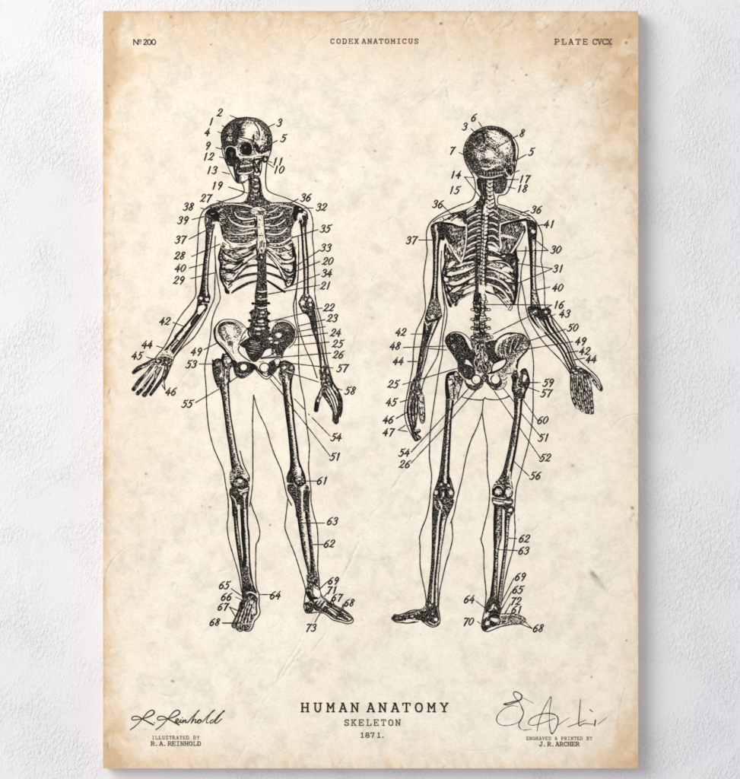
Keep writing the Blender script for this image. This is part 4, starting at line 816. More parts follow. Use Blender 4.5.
part('hand_bones', 'K', 'M_BONE', 1)
at(380, 370, 10)
at(395, 365, 9.28)
P("150,175 190,100 240,60 232,160 245,230 262,285 215,300 214,390 198,560 172,602 140,565 118,480 112,400 128,300", .78, .08)
for e in ((205,180,8,30,.05,8),(170,210,8,26,.1,5),(215,260,22,10,.05,0),(165,275,14,9,.1,20),(185,320,12,8,.15,-20),(150,330,8,16,.1,0)): E(*e[:5], rot=e[5], soft=.5)
for q_ in ("140,310 132,400 140,490 160,570", "172,330 165,420 172,510 180,570", "200,310 195,400 192,490"): L(q_, .85, .05, jit=.5)
for q_ in ("126,300 118,400 126,490 150,580", "156,320 148,410 156,500 172,590", "186,320 180,410 182,500 180,580", "210,300 208,400 198,500"): L(q_, .9, 1, jit=.3)
for y_ in (390, 455, 520, 560): L([(125, y_), (165, y_+10), (195, y_-4)], .8, .95, jit=.5)
P("214,290 264,280 274,400 276,500 262,538 240,532 224,470 212,380", .5, .05); L("214,290 212,380 224,470 240,532 262,538 276,500 274,400 264,280", .7); L("236,300 240,390 252,500", 1.1, .05, jit=.5); E(232, 400, 12, 8, .95, 20, .3); E(250, 460, 12, 8, .95, 20, .3); E(238, 340, 8, 8, .9, 0, .3); L("226,390 236,470", .8)
P("145,585 195,600 225,592 238,605 232,624 206,638 240,664 242,684 222,696 196,706 165,655", .85, .05); L("185,612 222,606", .8, .1, jit=.3); L("190,650 225,680", 1.0, .1, jit=.3); L("175,630 195,690", .6, .2); L("150,590 190,640 235,610", .9); L("190,640 205,700", .9)
L("150,175 128,300 112,400 118,480 140,565 165,650 196,706", .7)
part('forearm_bones', 'K', 'M_BONE', 2)
at(480, 250, 10)
P("520,640 560,615 610,610 640,640 690,680 660,700 600,670 540,690", .9, .05); L("540,640 575,625 612,610", 2.0); E(600, 670, 20, 12, .0, 20, .4); E(645, 650, 22, 10, .05, 40, .4); E(575, 655, 16, 14, .1, 0, .4)
at(540, 320, 7.635)
B("-90,-60 -45,20 10,75 80,150 150,235 205,345 225,385", "0,-80 40,10 75,85 130,150 185,230 235,330 262,370", [(0, 1), (.25, 1), (.34, .4), (.4, .0), (.56, .05), (.62, .9), (1, 1)])
B("20,-80 60,30 130,130 195,210 235,310 262,370", "70,-80 110,30 175,130 225,210 262,310 285,365", [(0, 1), (.4, 1), (.5, .2), (.75, .15), (.82, .9), (1, 1)])
P('-95,-95 -40,-110 0,-85 60,-95 85,-70 70,-40 20,-30 -40,-20 -80,-40', .92, .1); L('-80,-75 -30,-98 10,-78', 1.6); E(-38, -58, 22, 20, .02, -30, .4); E(45, -62, 16, 13, .1, 30, .4); L('-90,-60 -60,0 -10,60', .9); E(-55, -30, 8, 20, .0, -25, .5); E(15, 20, 9, 40, .05, -40, .5)
L("-70,-55 -20,30 30,90", .9, .0); L("-40,-60 10,20 60,90", .8, 1)
part('hand_bones', 'K', 'M_BONE', 1)
P("225,385 240,360 285,350 340,375 360,390 350,420 290,425 240,420", .86, .05)
for e in ((255,385,14,8,.0,20),(290,362,16,8,.05,10),(275,402,16,8,.0,0),(310,385,14,7,.2,0),(245,415,10,7,.1,0),(320,415,12,6,.1,0)): E(*e[:5], rot=e[5], soft=.4)
P("235,420 350,415 385,450 400,540 410,640 412,700 395,720 350,715 310,690 280,675 255,640 235,540 230,470", .5)
for s in ("248,430 240,520 252,600 285,668", "285,430 285,520 295,610 320,690", "320,425 335,520 345,610 360,705", "355,430 380,510 392,600 400,708"):
    L(s, (3.0, 2.5, 2.8, 2.9), 1); L(s, (1.2, .8, 1.0, 1.0), .15, jit=.6)
    q = smooth(pts(s)); at(0, 0)
    for f in (.42, .68, .86): E(*q[int(len(q)*f)], 1.15, .95, .97)
    at(540, 320, 7.635)
L("266,430 262,530 275,610", .8, .8, jit=.4); L("303,430 312,530 325,640", .8, .9, jit=.4); L("338,430 362,530 372,640", .8, .9, jit=.4); L("232,430 232,520 245,610 275,672", .6)
L("360,400 400,450 435,500 458,530", (2.6, 3.0, 3.4, 2.6), 1); L("365,408 400,455 435,500 455,528", (1.0, 1.3, 1.6, 1.0), .15, jit=.5); E(405, 460, 8, 7, .9); E(430, 495, 8, 7, .9); L("350,385 410,430 460,500 470,540", .6)

part('pelvis', 'K', 'M_BONE', 0)
at(435, 320, 10)
P("100,210 115,165 170,125 230,130 290,170 320,240 350,300 390,330 400,420 390,490 330,450 310,400 285,455 235,465 220,420 170,340 120,270", .92, .08)
for i in range(46): E(125+rng.random()*170, 155+rng.random()*230, 6, 5, .05, 0, .6)
E(190, 270, 22, 22, .5, 0, .7); E(165, 190, 24, 20, .6, 0, .7); E(250, 200, 30, 20, .75, 0, .7)
L("215,125 280,150 330,215 365,290", (.8, 1.6, 2.2, 1.8), .0); L("160,140 200,122 220,130", .9, .1); L("100,215 115,165 165,126 220,118 290,140 350,200 380,270", .8); L("240,140 290,185 340,280 350,310", .7)
P("310,390 335,405 370,450 392,485 370,490 330,455 303,425", .0); L("308,388 340,405 375,450", .7)
P("230,450 300,440 380,470 405,520 380,580 330,600 270,590 235,530", .90, .08)
for i in range(20): E(260+rng.random()*120, 470+rng.random()*100, 6, 5, .1, 0, .6)
P("290,600 320,610 380,660 440,680 480,630 470,600 450,650 420,700 370,700 320,670", .9, .05); P("310,590 340,600 370,630 350,645 315,625", .0); L("245,530 270,570 300,590", 1.4, .1)
ring(412, 595, 46, 11, 1, 0); E(412, 595, 38, 40, .0); E(395, 610, 10, 8, .5, 0, .5)
P("350,660 400,650 450,620 480,600 480,650 440,690 380,705", .8, .1); L("430,680 470,650", .8, .1)
P("470,550 530,550 540,610 580,640 640,640 660,600 670,640 620,690 580,700 540,660 500,620 470,620", .85, .05); E(490, 585, 24, 26, .1, 0, .6); L("470,570 510,600", .7); L("500,560 470,610", .6)
ring(605, 595, 47, 11, 1, 0); E(605, 595, 39, 41, .0); E(555, 610, 10, 26, .5, -10, .6); E(580, 670, 30, 10, .6, 20, .6)
L("610,700 660,690 700,660 715,610", .6); P("640,680 690,655 710,610 690,620 660,650", .3, .05)
at(475, 320, 10)
P("120,230 200,215 260,160 340,132 430,135 500,165 540,230 530,280 490,330 430,410 420,480 370,540 300,560 240,560 150,540 140,500 180,440 150,400 130,320", .12)
P("110,230 220,205 205,280 220,360 310,390 220,415 175,430 130,360", .92, .08); E(165, 310, 24, 30, .6, 0, .7); E(140, 260, 14, 14, .5, 0, .6)
P("240,290 260,230 330,175 420,150 490,180 505,240 495,300 430,350 380,390 310,390 250,340", .60, .15); E(400, 200, 50, 30, .45, 0, .8); E(270, 350, 30, 14, .0, -5, .5); E(400, 270, 18, 70, .85, 30, .7); E(330, 280, 16, 60, .7, 40, .7); E(460, 250, 30, 50, .35, 0, .8); E(480, 200, 20, 20, .8, 0, .7); E(280, 270, 24, 40, .6, 30, .7)
for i in range(60): E(260+rng.random()*230, 165+rng.random()*200, 5, 4, 1 if i % 3 else 0, 0, .3)
L("212,300 235,230 290,175 370,148", (1.8, 2.4, 1.6), .0); L("200,300 225,222", .6, .9); L("200,215 270,158 340,132 430,135 500,165 545,235 520,290 490,335 430,400 415,440 422,500", (1.0, 1.6, .7, .7, 1.6, 1.6), jit=.1)
P("180,445 220,412 290,392 310,405 290,460 200,510 160,520", .0); L("160,520 180,445 222,410 292,390", 1.0); L("310,400 318,430 280,470 200,520 130,535", 1.5)
P("300,460 330,420 345,470 290,540 240,560 220,530", .62, .15); E(380, 430, 24, 40, .02, 30, .5); E(290, 520, 24, 24, .25, 0, .6); E(350, 500, 20, 24, .3, 0, .7); L("250,560 300,545 360,530", .7); L("250,590 290,600 320,575", .7)
for i in range(20): E(250+rng.random()*140, 420+rng.random()*130, 5, 4, 1, 0, .3)

at(441, 300, 7.56)
P("372,320 400,312 425,320 410,360 415,400 440,425 400,440 375,460 368,400", .86, .1)
P("420,395 436,340 478,300 540,274 600,262 645,295 655,345 610,375 565,432 520,450 465,440 428,425", .62, .12); L("412,385 424,332 470,287 532,262", (1.6, 2.6, 1.4), .0); E(465, 412, 22, 9, .0, -15, .5)
for i in range(13): L([(636-i*15, 282+i*2), (612-i*14, 320+i*6), (572-i*9, 372+i*6)], .65, 1 if i % 3 else .1, jit=.5)
E(610, 305, 20, 18, .85, 0, .7); E(545, 330, 12, 40, .9, 25, .7); E(490, 350, 16, 30, .45, 20, .8); E(630, 350, 16, 20, .25, 0, .8)
P("560,440 532,482 505,545 475,585 436,560 470,505 500,455", .42, .1); E(560, 480, 14, 26, .0, 25, .5); E(460, 560, 14, 14, .2, 0, .6)
for i in range(12): L([(455+i*8, 540-i*7), (470+i*8, 560-i*9)], .5, 1, jit=.4)
L("520,262 560,252 610,256 645,282 664,335 650,382 604,430 582,470 574,520", (.7, .7, .7, .8, 1.3, 1.3), jit=.1)
P("384,512 398,482 440,460 484,444 492,462 470,502 420,532 384,545", .0); L("384,545 384,512 398,482 440,460 484,444", 1.0); L("492,445 494,470 470,506 420,536 370,552", 1.5)
for s_ in ("262,345 285,330 290,370 265,400 262,345", "268,405 290,400 285,440 270,440", "315,370 335,400 350,440 330,470 312,430 315,370", "255,450 285,470 275,510 250,480 255,450", "305,480 330,490 345,520 320,530 305,480", "345,480 365,500 355,530", "285,520 310,545 330,555"): L(s_, .9, .0, jit=.3); L([(p_[0]*7.56+7, p_[1]*7.56+3) for p_ in (pts(s_)-np.array([441, 300]))], .6, 1, jit=.3)
for x_, y_ in ((276, 365), (330, 415), (268, 480), (325, 508), (355, 508)): E(x_, y_, 7, 12, 1)
for y_ in (40, 100, 165, 235): L([(252, y_), (272, y_+8), (290, y_)], 1.2, .15, jit=.4); L([(298, y_+14), (318, y_+24), (338, y_+12)], 1.0, 1, jit=.3); L([(322, y_-10), (330, y_+8), (324, y_+22)], 1.1, .9, jit=.4)
for y_ in (72, 145, 214, 284):
    for x_ in (238, 360): E(x_, y_, 17, 11, 1); E(x_, y_, 11, 6, .0); L([(x_, y_-8), (300, y_-3)], .6)
L("290,20 294,80 288,140 296,200 290,260", .9, jit=.5)
part('thigh_bone', 'K', 'M_BONE', 2)
at(430, 390, 10)
B("160,0 155,200 140,400 120,600 103,760 88,860 60,950 30,1040 32,1100", "252,0 232,150 215,300 205,500 194,740 193,860 210,960 240,1040 220,1100", [(0, 1), (.1, .86), (.36, .84), (.42, 1), (.5, .7), (.56, .08), (.72, .2), (.78, .95), (1, 1)])
L("190,380 172,480 176,560", 1.1, .35, jit=.5)
at(435, 320, 10)
P("105,570 130,525 200,515 235,545 280,585 265,640 240,720 225,790 120,790 100,680", .35); P("110,560 140,525 200,515 190,540 140,560 130,620 140,700 150,780 112,780 100,670", .97, .05); L("150,525 210,515 240,550 275,590 262,650 235,740 225,790", 1.0); E(150, 620, 18, 20, .05, 0, .4); P("200,560 240,560 275,600 240,640 210,610", .72, .1); L("185,540 200,600 190,640 205,660", 1.2, jit=.4); L("140,600 170,590 175,640 150,650", .8, jit=.4); E(230, 690, 20, 30, .1, 0, .5); L("185,680 190,780", 1.8, .9, jit=.3); L("250,530 275,570 300,590", 1.0, .1)
at(420, 460, 10)
P("145,300 200,240 280,240 335,310 330,370 260,390 150,390 132,340", .82, .1); E(160, 325, 22, 24, .0, 0, .45); E(308, 325, 26, 36, .0, -10, .45); E(232, 340, 12, 34, .0, 5, .5); L("262,290 262,370", 2.2); E(285, 255, 16, 18, .0, -30, .5); E(210, 245, 14, 20, .15, 30, .5); L("190,290 195,380", 1.6); L("300,180 325,270 340,330 325,380", 1.0); E(240, 280, 20, 10, .3, 0, .5)
part('shin_bones', 'K', 'M_BONE', 2)
B("130,380 122,520 120,700 118,900 110,1050 95,1200 75,1360 60,1470", "225,400 195,500 172,640 160,780 150,900 145,1050 125,1250 110,1470", [(0, 1), (.1, .9), (.6, .86), (.8, .8), (.92, .9), (1, .3)])
B("215,400 205,520 185,650 180,780 172,900 158,1050 140,1200 130,1470", "325,400 305,500 265,600 235,780 215,900 200,1050 185,1200 180,1470", [(0, .3), (.12, 1), (.4, .95), (.5, .4), (.6, .1), (.82, .2), (.88, 1), (1, 1)])
P("135,385 200,370 330,390 330,450 290,520 240,560 200,500 150,470", .72, .1); L("190,410 215,470 200,520", 1.3, .05, jit=.3); L("150,410 160,470 190,500", .7, .3); E(230, 430, 20, 14, .95, 0, .5); E(290, 420, 24, 18, .6, 0, .6); L("320,400 322,450 290,520 262,590", 1.0)
L("200,520 185,640 178,780 168,900 152,1050 138,1150", (1.6, 1.0, .8, .8), .0); L("240,590 220,650 228,740", .9, .1, jit=.4)
part('foot_bones', 'K', 'M_BONE', 1)
at(385, 570, 10)
L("400,360 440,300 455,240", 1.0, .6); P("415,370 480,330 520,370 530,430 540,500 520,550 460,555 400,520 340,490 350,430", .84, .08); E(510, 495, 24, 22, .0, 0, .4); E(470, 430, 14, 20, .4, 0, .6); E(400, 400, 16, 10, .1, -30, .5); E(450, 350, 14, 20, .1, 20, .5); E(430, 470, 16, 12, .5, 0, .6); L("440,520 500,545 535,510", 1.0, .1); L("500,470 530,480 520,520 490,525", .8)
P("360,395 300,410 220,430 160,455 95,440 75,480 100,510 160,510 230,490 300,495 350,500 380,450", .84, .06)
for e in ((270,462,20,10,.05,-15),(310,440,18,8,.15,-10),(225,470,14,7,.3,0),(150,478,12,9,.2,0),(340,430,12,8,.3,0),(195,450,14,5,.2,-20),(118,482,9,7,.3,0),(290,485,16,6,.05,0)): E(*e[:5], rot=e[5], soft=.4)
L("200,455 260,440 340,415", .7, 0, jit=.4); L("170,520 220,530 290,525 330,515", .7); L("165,512 240,515 300,500", .8, 0); L("180,460 200,500", 1.3); L("240,440 250,480", 1.0)

part('thigh_bone', 'K', 'M_BONE', 2)
at(490, 390, 10)
B("230,20 240,100 242,250 220,380 185,580 140,770 120,830 70,920 25,980 20,1050", "350,-20 325,100 312,250 295,380 265,580 228,770 215,850 210,920 225,1000 215,1060", [(0, 1), (.1, .9), (.3, .88), (.38, .95), (.46, .5), (.52, .1), (.72, .16), (.78, 1), (1, 1)])
L("262,180 270,280 255,340 250,430 235,560", .8, .8, jit=.6)
at(475, 320, 10)
P("370,545 400,495 430,520 440,580 470,500 500,492 525,540 542,610 530,660 505,710 490,780 395,780 400,740 370,700 385,640", .80, .05); E(495, 580, 22, 44, .0, 8, .4); E(400, 525, 20, 14, .4, 0, .6); L("455,520 475,497 505,492 528,545 542,615 528,665 500,720 490,780", 1.4); L("430,590 420,650 445,680", 1.2, .05); L("470,640 500,650 520,640", .9); E(480, 700, 12, 44, .1, 8, .5); E(420, 690, 24, 12, .1, -20, .5); L("365,560 380,620 372,700 400,740", 1.2); L("405,500 420,490 430,520", .8, 0); E(400, 590, 20, 40, .97, 0, .3)
at(480, 460, 10)
P("170,200 260,150 310,200 330,280 325,340 290,395 240,380 180,375 130,340 125,280", .72, .15)
E(176, 318, 56, 56, 1); E(182, 318, 36, 36, .55); E(178, 318, 26, 24, .0, 0, .4); L("135,280 160,255 200,255 225,280", .9, .1); ring(285, 325, 38, 12, 1, .35, 54); E(282, 325, 22, 36, .0, 8, .4); E(232, 335, 14, 26, 1); L("270,100 250,180 230,220", 1.4, .9, jit=.5); L("300,120 300,200 310,250", 1.4, .02); L("285,255 310,270 320,300", 1.0, 0); L("240,200 265,215 240,240", .8, jit=.4)
part('shin_bones', 'K', 'M_BONE', 2)
B("120,380 140,460 135,600 135,770 138,900 133,1080 115,1250 95,1390 70,1440", "230,410 222,480 220,600 215,770 185,900 178,1080 172,1250 172,1390 180,1440", [(0, 1), (.3, 1), (.42, .72), (.6, .5), (.75, .5), (.88, .8), (1, 1)])
B("250,500 248,530 245,650 245,780 235,900 212,1080 188,1260 175,1400 180,1440", "330,500 312,540 292,620 282,780 275,850 255,1000 232,1200 205,1400 200,1440", [(0, 1), (.4, 1), (.5, .4), (.6, .3), (.75, .55), (.88, .8), (1, .9)])
P("120,375 220,390 320,385 325,440 250,500 220,480 140,460", .88, .05); L("140,418 180,430 215,432", 2.4, .0); L("250,415 280,422 305,420", 2.2, .0); L("130,390 180,402 230,410", .9, .3); E(237, 440, 14, 24, .3, 0, .6); P("255,490 290,470 330,460 340,510 310,560 270,580 250,540", .85, .05); E(302, 500, 26, 18, .0, -15, .4); E(285, 545, 14, 14, .3, 0, .5)
E(185, 560, 20, 50, .5, 0, .8); E(165, 700, 14, 60, .35, 0, .7); E(200, 640, 10, 60, .5, 0, .6)
part('foot_bones', 'K', 'M_BONE', 0)
at(475, 570, 10)
P("100,390 150,270 230,320 265,390 250,450 280,470 260,540 200,560 140,580 105,605 70,570 75,500 110,470", .84, .08)
for e in ((175,370,14,40,.0,20),(120,450,20,34,.05,20),(205,380,12,24,.2,-20),(125,530,24,28,.0,30),(205,500,40,22,.0,10),(170,490,20,16,.05,0),(235,530,16,10,.2,0),(150,400,20,10,.1,-30)): E(*e[:5], rot=e[5], soft=.4)
L("150,470 190,450 240,460", 1.6, jit=.3); L("160,530 180,560 210,540", 1.4); P("70,560 100,570 130,570 110,605 85,600", .95, .05); L("120,410 160,420 220,410", 1.0)
P("250,440 330,440 440,450 500,490 470,530 380,540 300,545 240,530", .48, .1); P("350,470 440,470 475,500 450,530 370,530", .78, .1)
for s in ("265,465 290,500 270,530", "310,460 300,520", "345,465 330,520", "400,470 380,520", "440,480 430,520"): L(s, .8, jit=.4)
for s in ("270,450 330,455", "300,530 350,500", "355,495 450,500", "370,515 440,520", "280,500 320,500", "365,480 430,485"): L(s, .8, .02, jit=.4)
L("250,440 340,435 440,450 505,492 470,535 390,545", .6); L("225,460 250,500 240,540", .9)
# ------------------------------------------------------------------ numbered callouts
def callout(owner, text, cx, cy, *lines, w=.8, mat='M_NUM', h=7.4):
    part('callout', owner, mat, 0, None)
    at(0, 0)
    for ln in lines: L(ln, w, 1.0, curve=False, jit=.15)
    if text: digi(cx, cy, text, h)
F_CALL = [("2",220,112.5,"230,115.5 243,120.5"),("1",211.3,121.5,"222,125.5 224.8,127.2"),("4",207.5,132,"217.5,131.5 220.7,133"),("9",208,145.5,"216,147.5 222,149.2"),
 ("12",208.5,156.5,"219.5,157 223.5,158"),("13",212,170,"222,172 229.5,174"),("19",217,185.5,"228.5,187 247,193"),("3",279.5,122.5,"268,127 274.5,124"),("5",283.5,138,"271.5,143.5 277,140.5"),
 ("11",278,161.5,"267.5,161 272,162.5"),("10",279,169.5,"266.5,162.5 273.5,167.5"),("27",206,198,"217,200.5 223,202"),("38",188.5,206.5,"200.5,208 204,209"),("39",183,220,"192,219.5 204,216.5"),
 ("37",180.5,239.5,"189,239 205.5,230.5"),("28",180,255.5,"191.5,256.5 220,244"),("40",180.5,268,"189,268 203.5,264"),("29",179,280,"190.5,278.5 216,272.5"),("36",306,197.5,"289,203.5 298,199"),
 ("32",321.5,207,"304,208 313,208"),("35",325.5,228.5,"291,238 318,229.5"),("33",326,247.5,"296,266 319.5,250"),("20",328,261,"296.5,271 319.5,261.5"),("34",327,273,"284.5,288.5 319.5,274"),
 ("21",326,285.5,"268.5,294 319.5,285"),("22",329,307.5,"269,321.5 304,313","315,309 322,308"),("23",332.5,318,"298,326 325,319.5"),("24",336,332.5,"298,331.5 325,326.5","293,337.5 327.5,333"),
 ("25",338,343.5,"294,345 329,342"),("26",338.5,354.5,"262,358.5 330.5,353"),("57",342.5,368,"288,363 333,368"),("58",350.5,390.5,"285,371.5 318.5,382","336,388 342,390"),
 ("54",336.5,437,"267.5,369 281,385","294.5,399 305,410","308.5,414 309.3,414.8","312,417.5 330,436"),("51",335.5,456.5,"270,379 282.5,394 294,410 307,426 330,456"),("61",322.5,480.5,"304,481 317,481"),
 ("63",332.5,521,"302,523 324.5,523"),("62",329.5,543.5,"310.5,544.5 324,544.5"),("65",224.5,585,"231,588.5 243,597"),("66",226.5,596.5,"235.5,597 244,601"),("67",223,606.5,"237.5,610.5 229.5,607 235.5,617"),
 ("68",215,622,"222.5,623 239,623"),("64",275.5,595,"259,594.5 271,594.5"),("69",333.5,580.5,"319.5,589 328,581"),("71",332,590,"324,596.5 327,593"),("67",337,597.5,"329.5,606 331.5,599.5 334.5,605"),
 ("68",349.5,602.5,"341,612 343,604 343.5,611"),("73",311,627.5,"320,613 315,622"),("42",165,321,"173,322.5 183,326"),("44",147.5,344.5,"156.5,346 163,348"),("45",137.3,355.5,"146.5,357 153,359"),
 ("46",171,391.5,"162,385 165,390 164,382"),("49",196.5,351.5,"204,349.5 217,343"),("53",191.5,364,"199.5,364 212,364"),("55",187.5,403.5,"195.5,402.5 219,389","224,386 237,377")]
K_CALL = [("6",474,117.5,"478.5,122 486.5,133.5","486.5,136 495.5,141.5"),("3",465,126.5,"471,128.5 477,135"),("7",452,150.5,"459,152.5 468,157"),("14",456,174.5,"474.5,177.5 464.5,177 484,202"),("15",454.5,190),
 ("8",522.5,133,"494,149 517.5,135.5"),("5",531.5,151.5,"515,161 526,154.5"),("17",524.5,179,"506,179.5 518,179.5","514,172.5 519,170.5"),("18",522.5,188.5,"508,187 515,188.5"),("36",438,204,"443,206 451,214"),
 ("37",411.5,240,"418.5,240 432,240"),("36",536.5,209.5,"521,213 529,210.5"),("41",549.5,224,"536.5,226 543.5,224.5"),("30",556,249.5,"535.5,240 548,250.5 517,251"),("31",558.5,268.5,"518,263.5 552.5,268.5 517,283.5"),
 ("40",558,287.5,"533.5,290.5 550,287"),("16",559,304.5,"485,304.5 552,305 493,334"),("43",565,313.5,"546,318.5 555.5,314"),("50",573,327.5,"527,341.5 566,329"),("49",581,341,"521,350 573,341.5"),
 ("42",585,351,"566.5,353 578,351"),("44",591.5,359,"573.5,360 584.5,358"),("42",401,332,"411,334 432,334"),("48",395.5,346,"403.5,347.5 445,346","428,348.5 447,350"),("44",398.5,361,"407.5,361.5 418,361.5"),
 ("25",393.5,384,"402.5,384.5 458,368"),("45",391.5,402,"400,402 409,399.5"),("46",388.5,419.5,"396,418.5 408,411.5"),("47",388.5,432,"405.5,425 398,430 407.5,431.5"),("54",404.5,452.5,"411,452 445,415 468,389"),
 ("26",405,464,"411,463 443.5,428 482,383"),("59",548.5,382.5,"529,382.5 540.5,382.5"),("57",546.5,393,"528.5,387.5 539,391.5"),("60",543,420,"522.5,399 538,421"),("51",544,437.5,"503.5,388.5 514.5,402.5","521,413 540,436"),
 ("52",545.5,457.5,"494.5,391.5 541,459"),("56",535.5,475.5,"514,461.5 529,476"),("62",524.5,538.5,"508,538 516.5,538.5"),("63",524,550.5,"497,549.5 517.5,550.5"),("69",520.5,576.5,"501,603 514,578"),
 ("65",518,589.5,"501.5,609 511.5,591.5"),("72",516,601,"504.5,614 510.5,603.5"),("61",517,609.5,"508,621 511.5,613"),("68",538.5,628,"524.5,621 532,628.5 521,624"),("64",469.5,599,"476,601 485,608"),("70",468.5,621.5,"477.5,621.5 480,623.5")]
for c in F_CALL: callout('F', c[0], c[1], c[2], *c[3:], h=6.9 if c[0] in ('67', '68', '69', '71') else 7.4, w=1.2 if c[0] == '68' and c[1] < 250 else .8)
for c in K_CALL: callout('K', c[0], c[1], c[2], *c[3:], w=1.0 if c[0] == '46' else .8)

# ------------------------------------------------------------------ lettering and signatures
part('plate_mark', None, 'M_TYPE', 0, 'small N° 200 in the top corner'); at(126, 30, 14.8)
for s in ("112,220 112,138", "112,138 174,218", "174,218 174,138"): L(s, .85, curve=False)
L("205,140 192,152 194,172 206,180 220,170 220,150 205,140", .55); L("192,200 222,200", .35)
L("264,152 280,138 300,146 298,168 262,214", .8); L("260,215 306,215", .8, curve=False)
for c in (343, 408): L(f"{c},138 {c-24},158 {c-24},198 {c},216 {c+24},198 {c+24},158 {c},138", .8)
def cs(a, sc_, ox): return [v/sc_+ox for v in a]
part('series_title', None, 'M_FADED', 0, 'CODEX ANATOMICUS in small spaced capitals')
typ(cs((55,100,145,190,232,287,330,373,415,458,502,545,587,632,675), 7.4, 325), 38.5, 43.9, "CODEXANATOMICUS", 4.2, .78)
part('plate_number', None, 'M_FADED', 0, 'PLATE CVCX in small spaced capitals')
typ(cs((110,175,240,305,372,462,505,552,595), 9.25, 545), 38.7, 44.8, "PLATECVCX", 4.8, .88)
part('title', None, 'M_TYPE', 0, 'HUMAN ANATOMY in large slab capitals')
typ([304.9,317.7,330.5,342.9,354.8,370.7,382.6,395,406.4,418.8,431.4,444.2], 702.4, 712.4, "HUMANANATOMY", 7.9, 1.42)
part('subtitle', None, 'M_FADED', 0, 'SKELETON in small slab capitals')
typ([346.6,353.7,361.2,368.8,376.2,383.4,390.7,398], 719.2, 725.9, "SKELETON", 5.0, .95)
part('year', None, 'M_FADED', 0, '1871. in small figures')
typ([362.2,367.3,372.4,378.8,383.6], 732.2, 737.8, "1871.", 4.0, .85)
part('credit_line', None, 'M_FADED', 0, 'small credit ILLUSTRATED BY R.A.REINHOLD')
typ(list(np.linspace(153, 187.6, 11))+list(np.linspace(187.6, 198, 4))[1:][-3:], 735.7, 739.4, "ILLUSTRATED BY"[:11]+" BY", 2.6, .42)
typ(list(np.linspace(152.6, 199, 12)), 741.2, 745.8, "R.A.REINHOLD", 3.6, .72)
part('credit_line', None, 'M_FADED', 0, 'small credit ENGRAVED & PRINTED BY J.R.ARCHER')
typ(list(np.linspace(527.6, 591, 21)), 736.6, 740.0, "ENGRAVED & PRINTED BY", 2.5, .42)
typ(list(np.linspace(541, 577.6, 10)), 741.6, 746.3, "J.R.ARCHER", 3.5, .72)
part('signature', None, 'M_PEN', 0, 'slanting pen signature with looped capitals'); at(125, 705, 6.727)
for dx in (0, 172):
    def sh(s): return [(float(q.split(',')[0])+dx, float(q.split(',')[1])) for q in s.split()]
    L(sh("35,166 70,140 100,110 130,75 155,46 182,34 196,46 186,64 150,82 110,93 70,99 50,101 45,88 60,76 88,78 125,98 165,120 190,133"), (.85, .65, .95, 1.2, .75, .8, 1.1, 1.4))
L("196,118 199,120", .9)
L("335,112 352,106 360,96 350,92 341,104 348,118 362,116 376,98 370,116 382,116 392,100 386,119 402,101 410,102 404,118 416,116 425,114", .85)
L("384,84 386,86", .8)
L("420,118 455,78 490,44 499,34 486,45 462,84 444,122 462,99 476,98 470,118 484,114 498,98 488,108 491,121 507,115 511,100 500,98 514,106", (.9, .7, .7, .9, .8))
L("518,116 558,72 598,38 600,34 582,48 552,94 546,118 560,118", .72); L("592,97 574,108 573,122 594,112 630,70 666,42 662,39 626,85 602,117 618,120 650,92", .78)
part('signature', None, 'M_PEN', 0, 'wiry thin pen signature with a large crossed capital'); at(490, 685, 6.167)
L("195,88 160,106 110,121 85,118 120,108 165,97 190,86 196,66 180,50 155,41 144,52 155,76 180,106 196,140 206,170 196,205 178,236 182,262 205,278 255,271", (.5, .7, .9, 1.0, .7, .6, .9, .6, .4), jit=.2)
L("172,132 130,128 80,150 45,190 42,225 65,245 100,250 150,240 182,224", (.4, .5, .6, .5, .35), jit=.2)
L("290,284 300,230 330,150 372,75 376,92 368,150 365,230 372,280 382,300 405,270 420,222 410,190 370,175 310,180 255,205 236,236 260,248 310,238 400,205", (.4, .6, .5, .5, .8, .9, .6, .5, .5), jit=.2)
L("420,246 450,225 490,200", (.5, .25)); L("480,258 540,236 592,214", (.6, .4)); L("558,85 552,160 548,248 580,238 642,242", (.4, .7, .8, .6, .5)); L("650,215 645,252", 1.0); L("616,152 634,166", (.9, .6)); L("665,242 722,198", (.4, .25)); L("205,80 270,112", (.4, .2))

# ------------------------------------------------------------------ cut the tones into ink
def screen_tile(n, sx, sy, ang, press=False):
    fx = np.fft.fftfreq(n)[None, :]; fy = np.fft.fftfreq(n)[:, None]
    c, s = math.cos(ang), math.sin(ang); u = fx*c+fy*s; v = -fx*s+fy*c
    g = np.exp(-2*(math.pi**2)*((u*sx)**2+(v*sy)**2)) - (.75*np.exp(-2*(math.pi**2)*((u*sx)**2+(v*sy)**2)*7) if press else 0)
    t = np.fft.ifft2(np.fft.fft2(rng.normal(size=(n, n)))*g).real
    r = np.empty(n*n, np.float32); r[np.argsort(t.ravel())] = (np.linspace(0, 1, n*n, dtype=np.float32)**(.68 if press else 1))*.92+.04
    return r.reshape(n, n)
def press_tile(sx, sy, deg):                # a coarse burin grain broken up by a much finer one
    t = screen_tile(1024, sx, sy, math.radians(deg), True) + 0.62*screen_tile(1024, .75, .75, 0)
    r = np.empty(t.size, np.float32); r[np.argsort(t.ravel())] = np.linspace(0, 1, t.size, dtype=np.float32)**.64*.92+.04
    return r.reshape(t.shape)
SCREENS = [press_tile(1.5, 1.5, 0), press_tile(3.2, 1.3, 70), press_tile(2.6, 1.4, 20), press_tile(3.2, 1.3, 100), press_tile(3.6, 1.3, 115)]
thr = np.empty_like(D)
reps = (CH//1024+1, CW//1024+1)
scr_of = np.array([p[3] for p in PARTS])
full = [np.tile(t, reps)[:CH, :CW] for t in SCREENS]
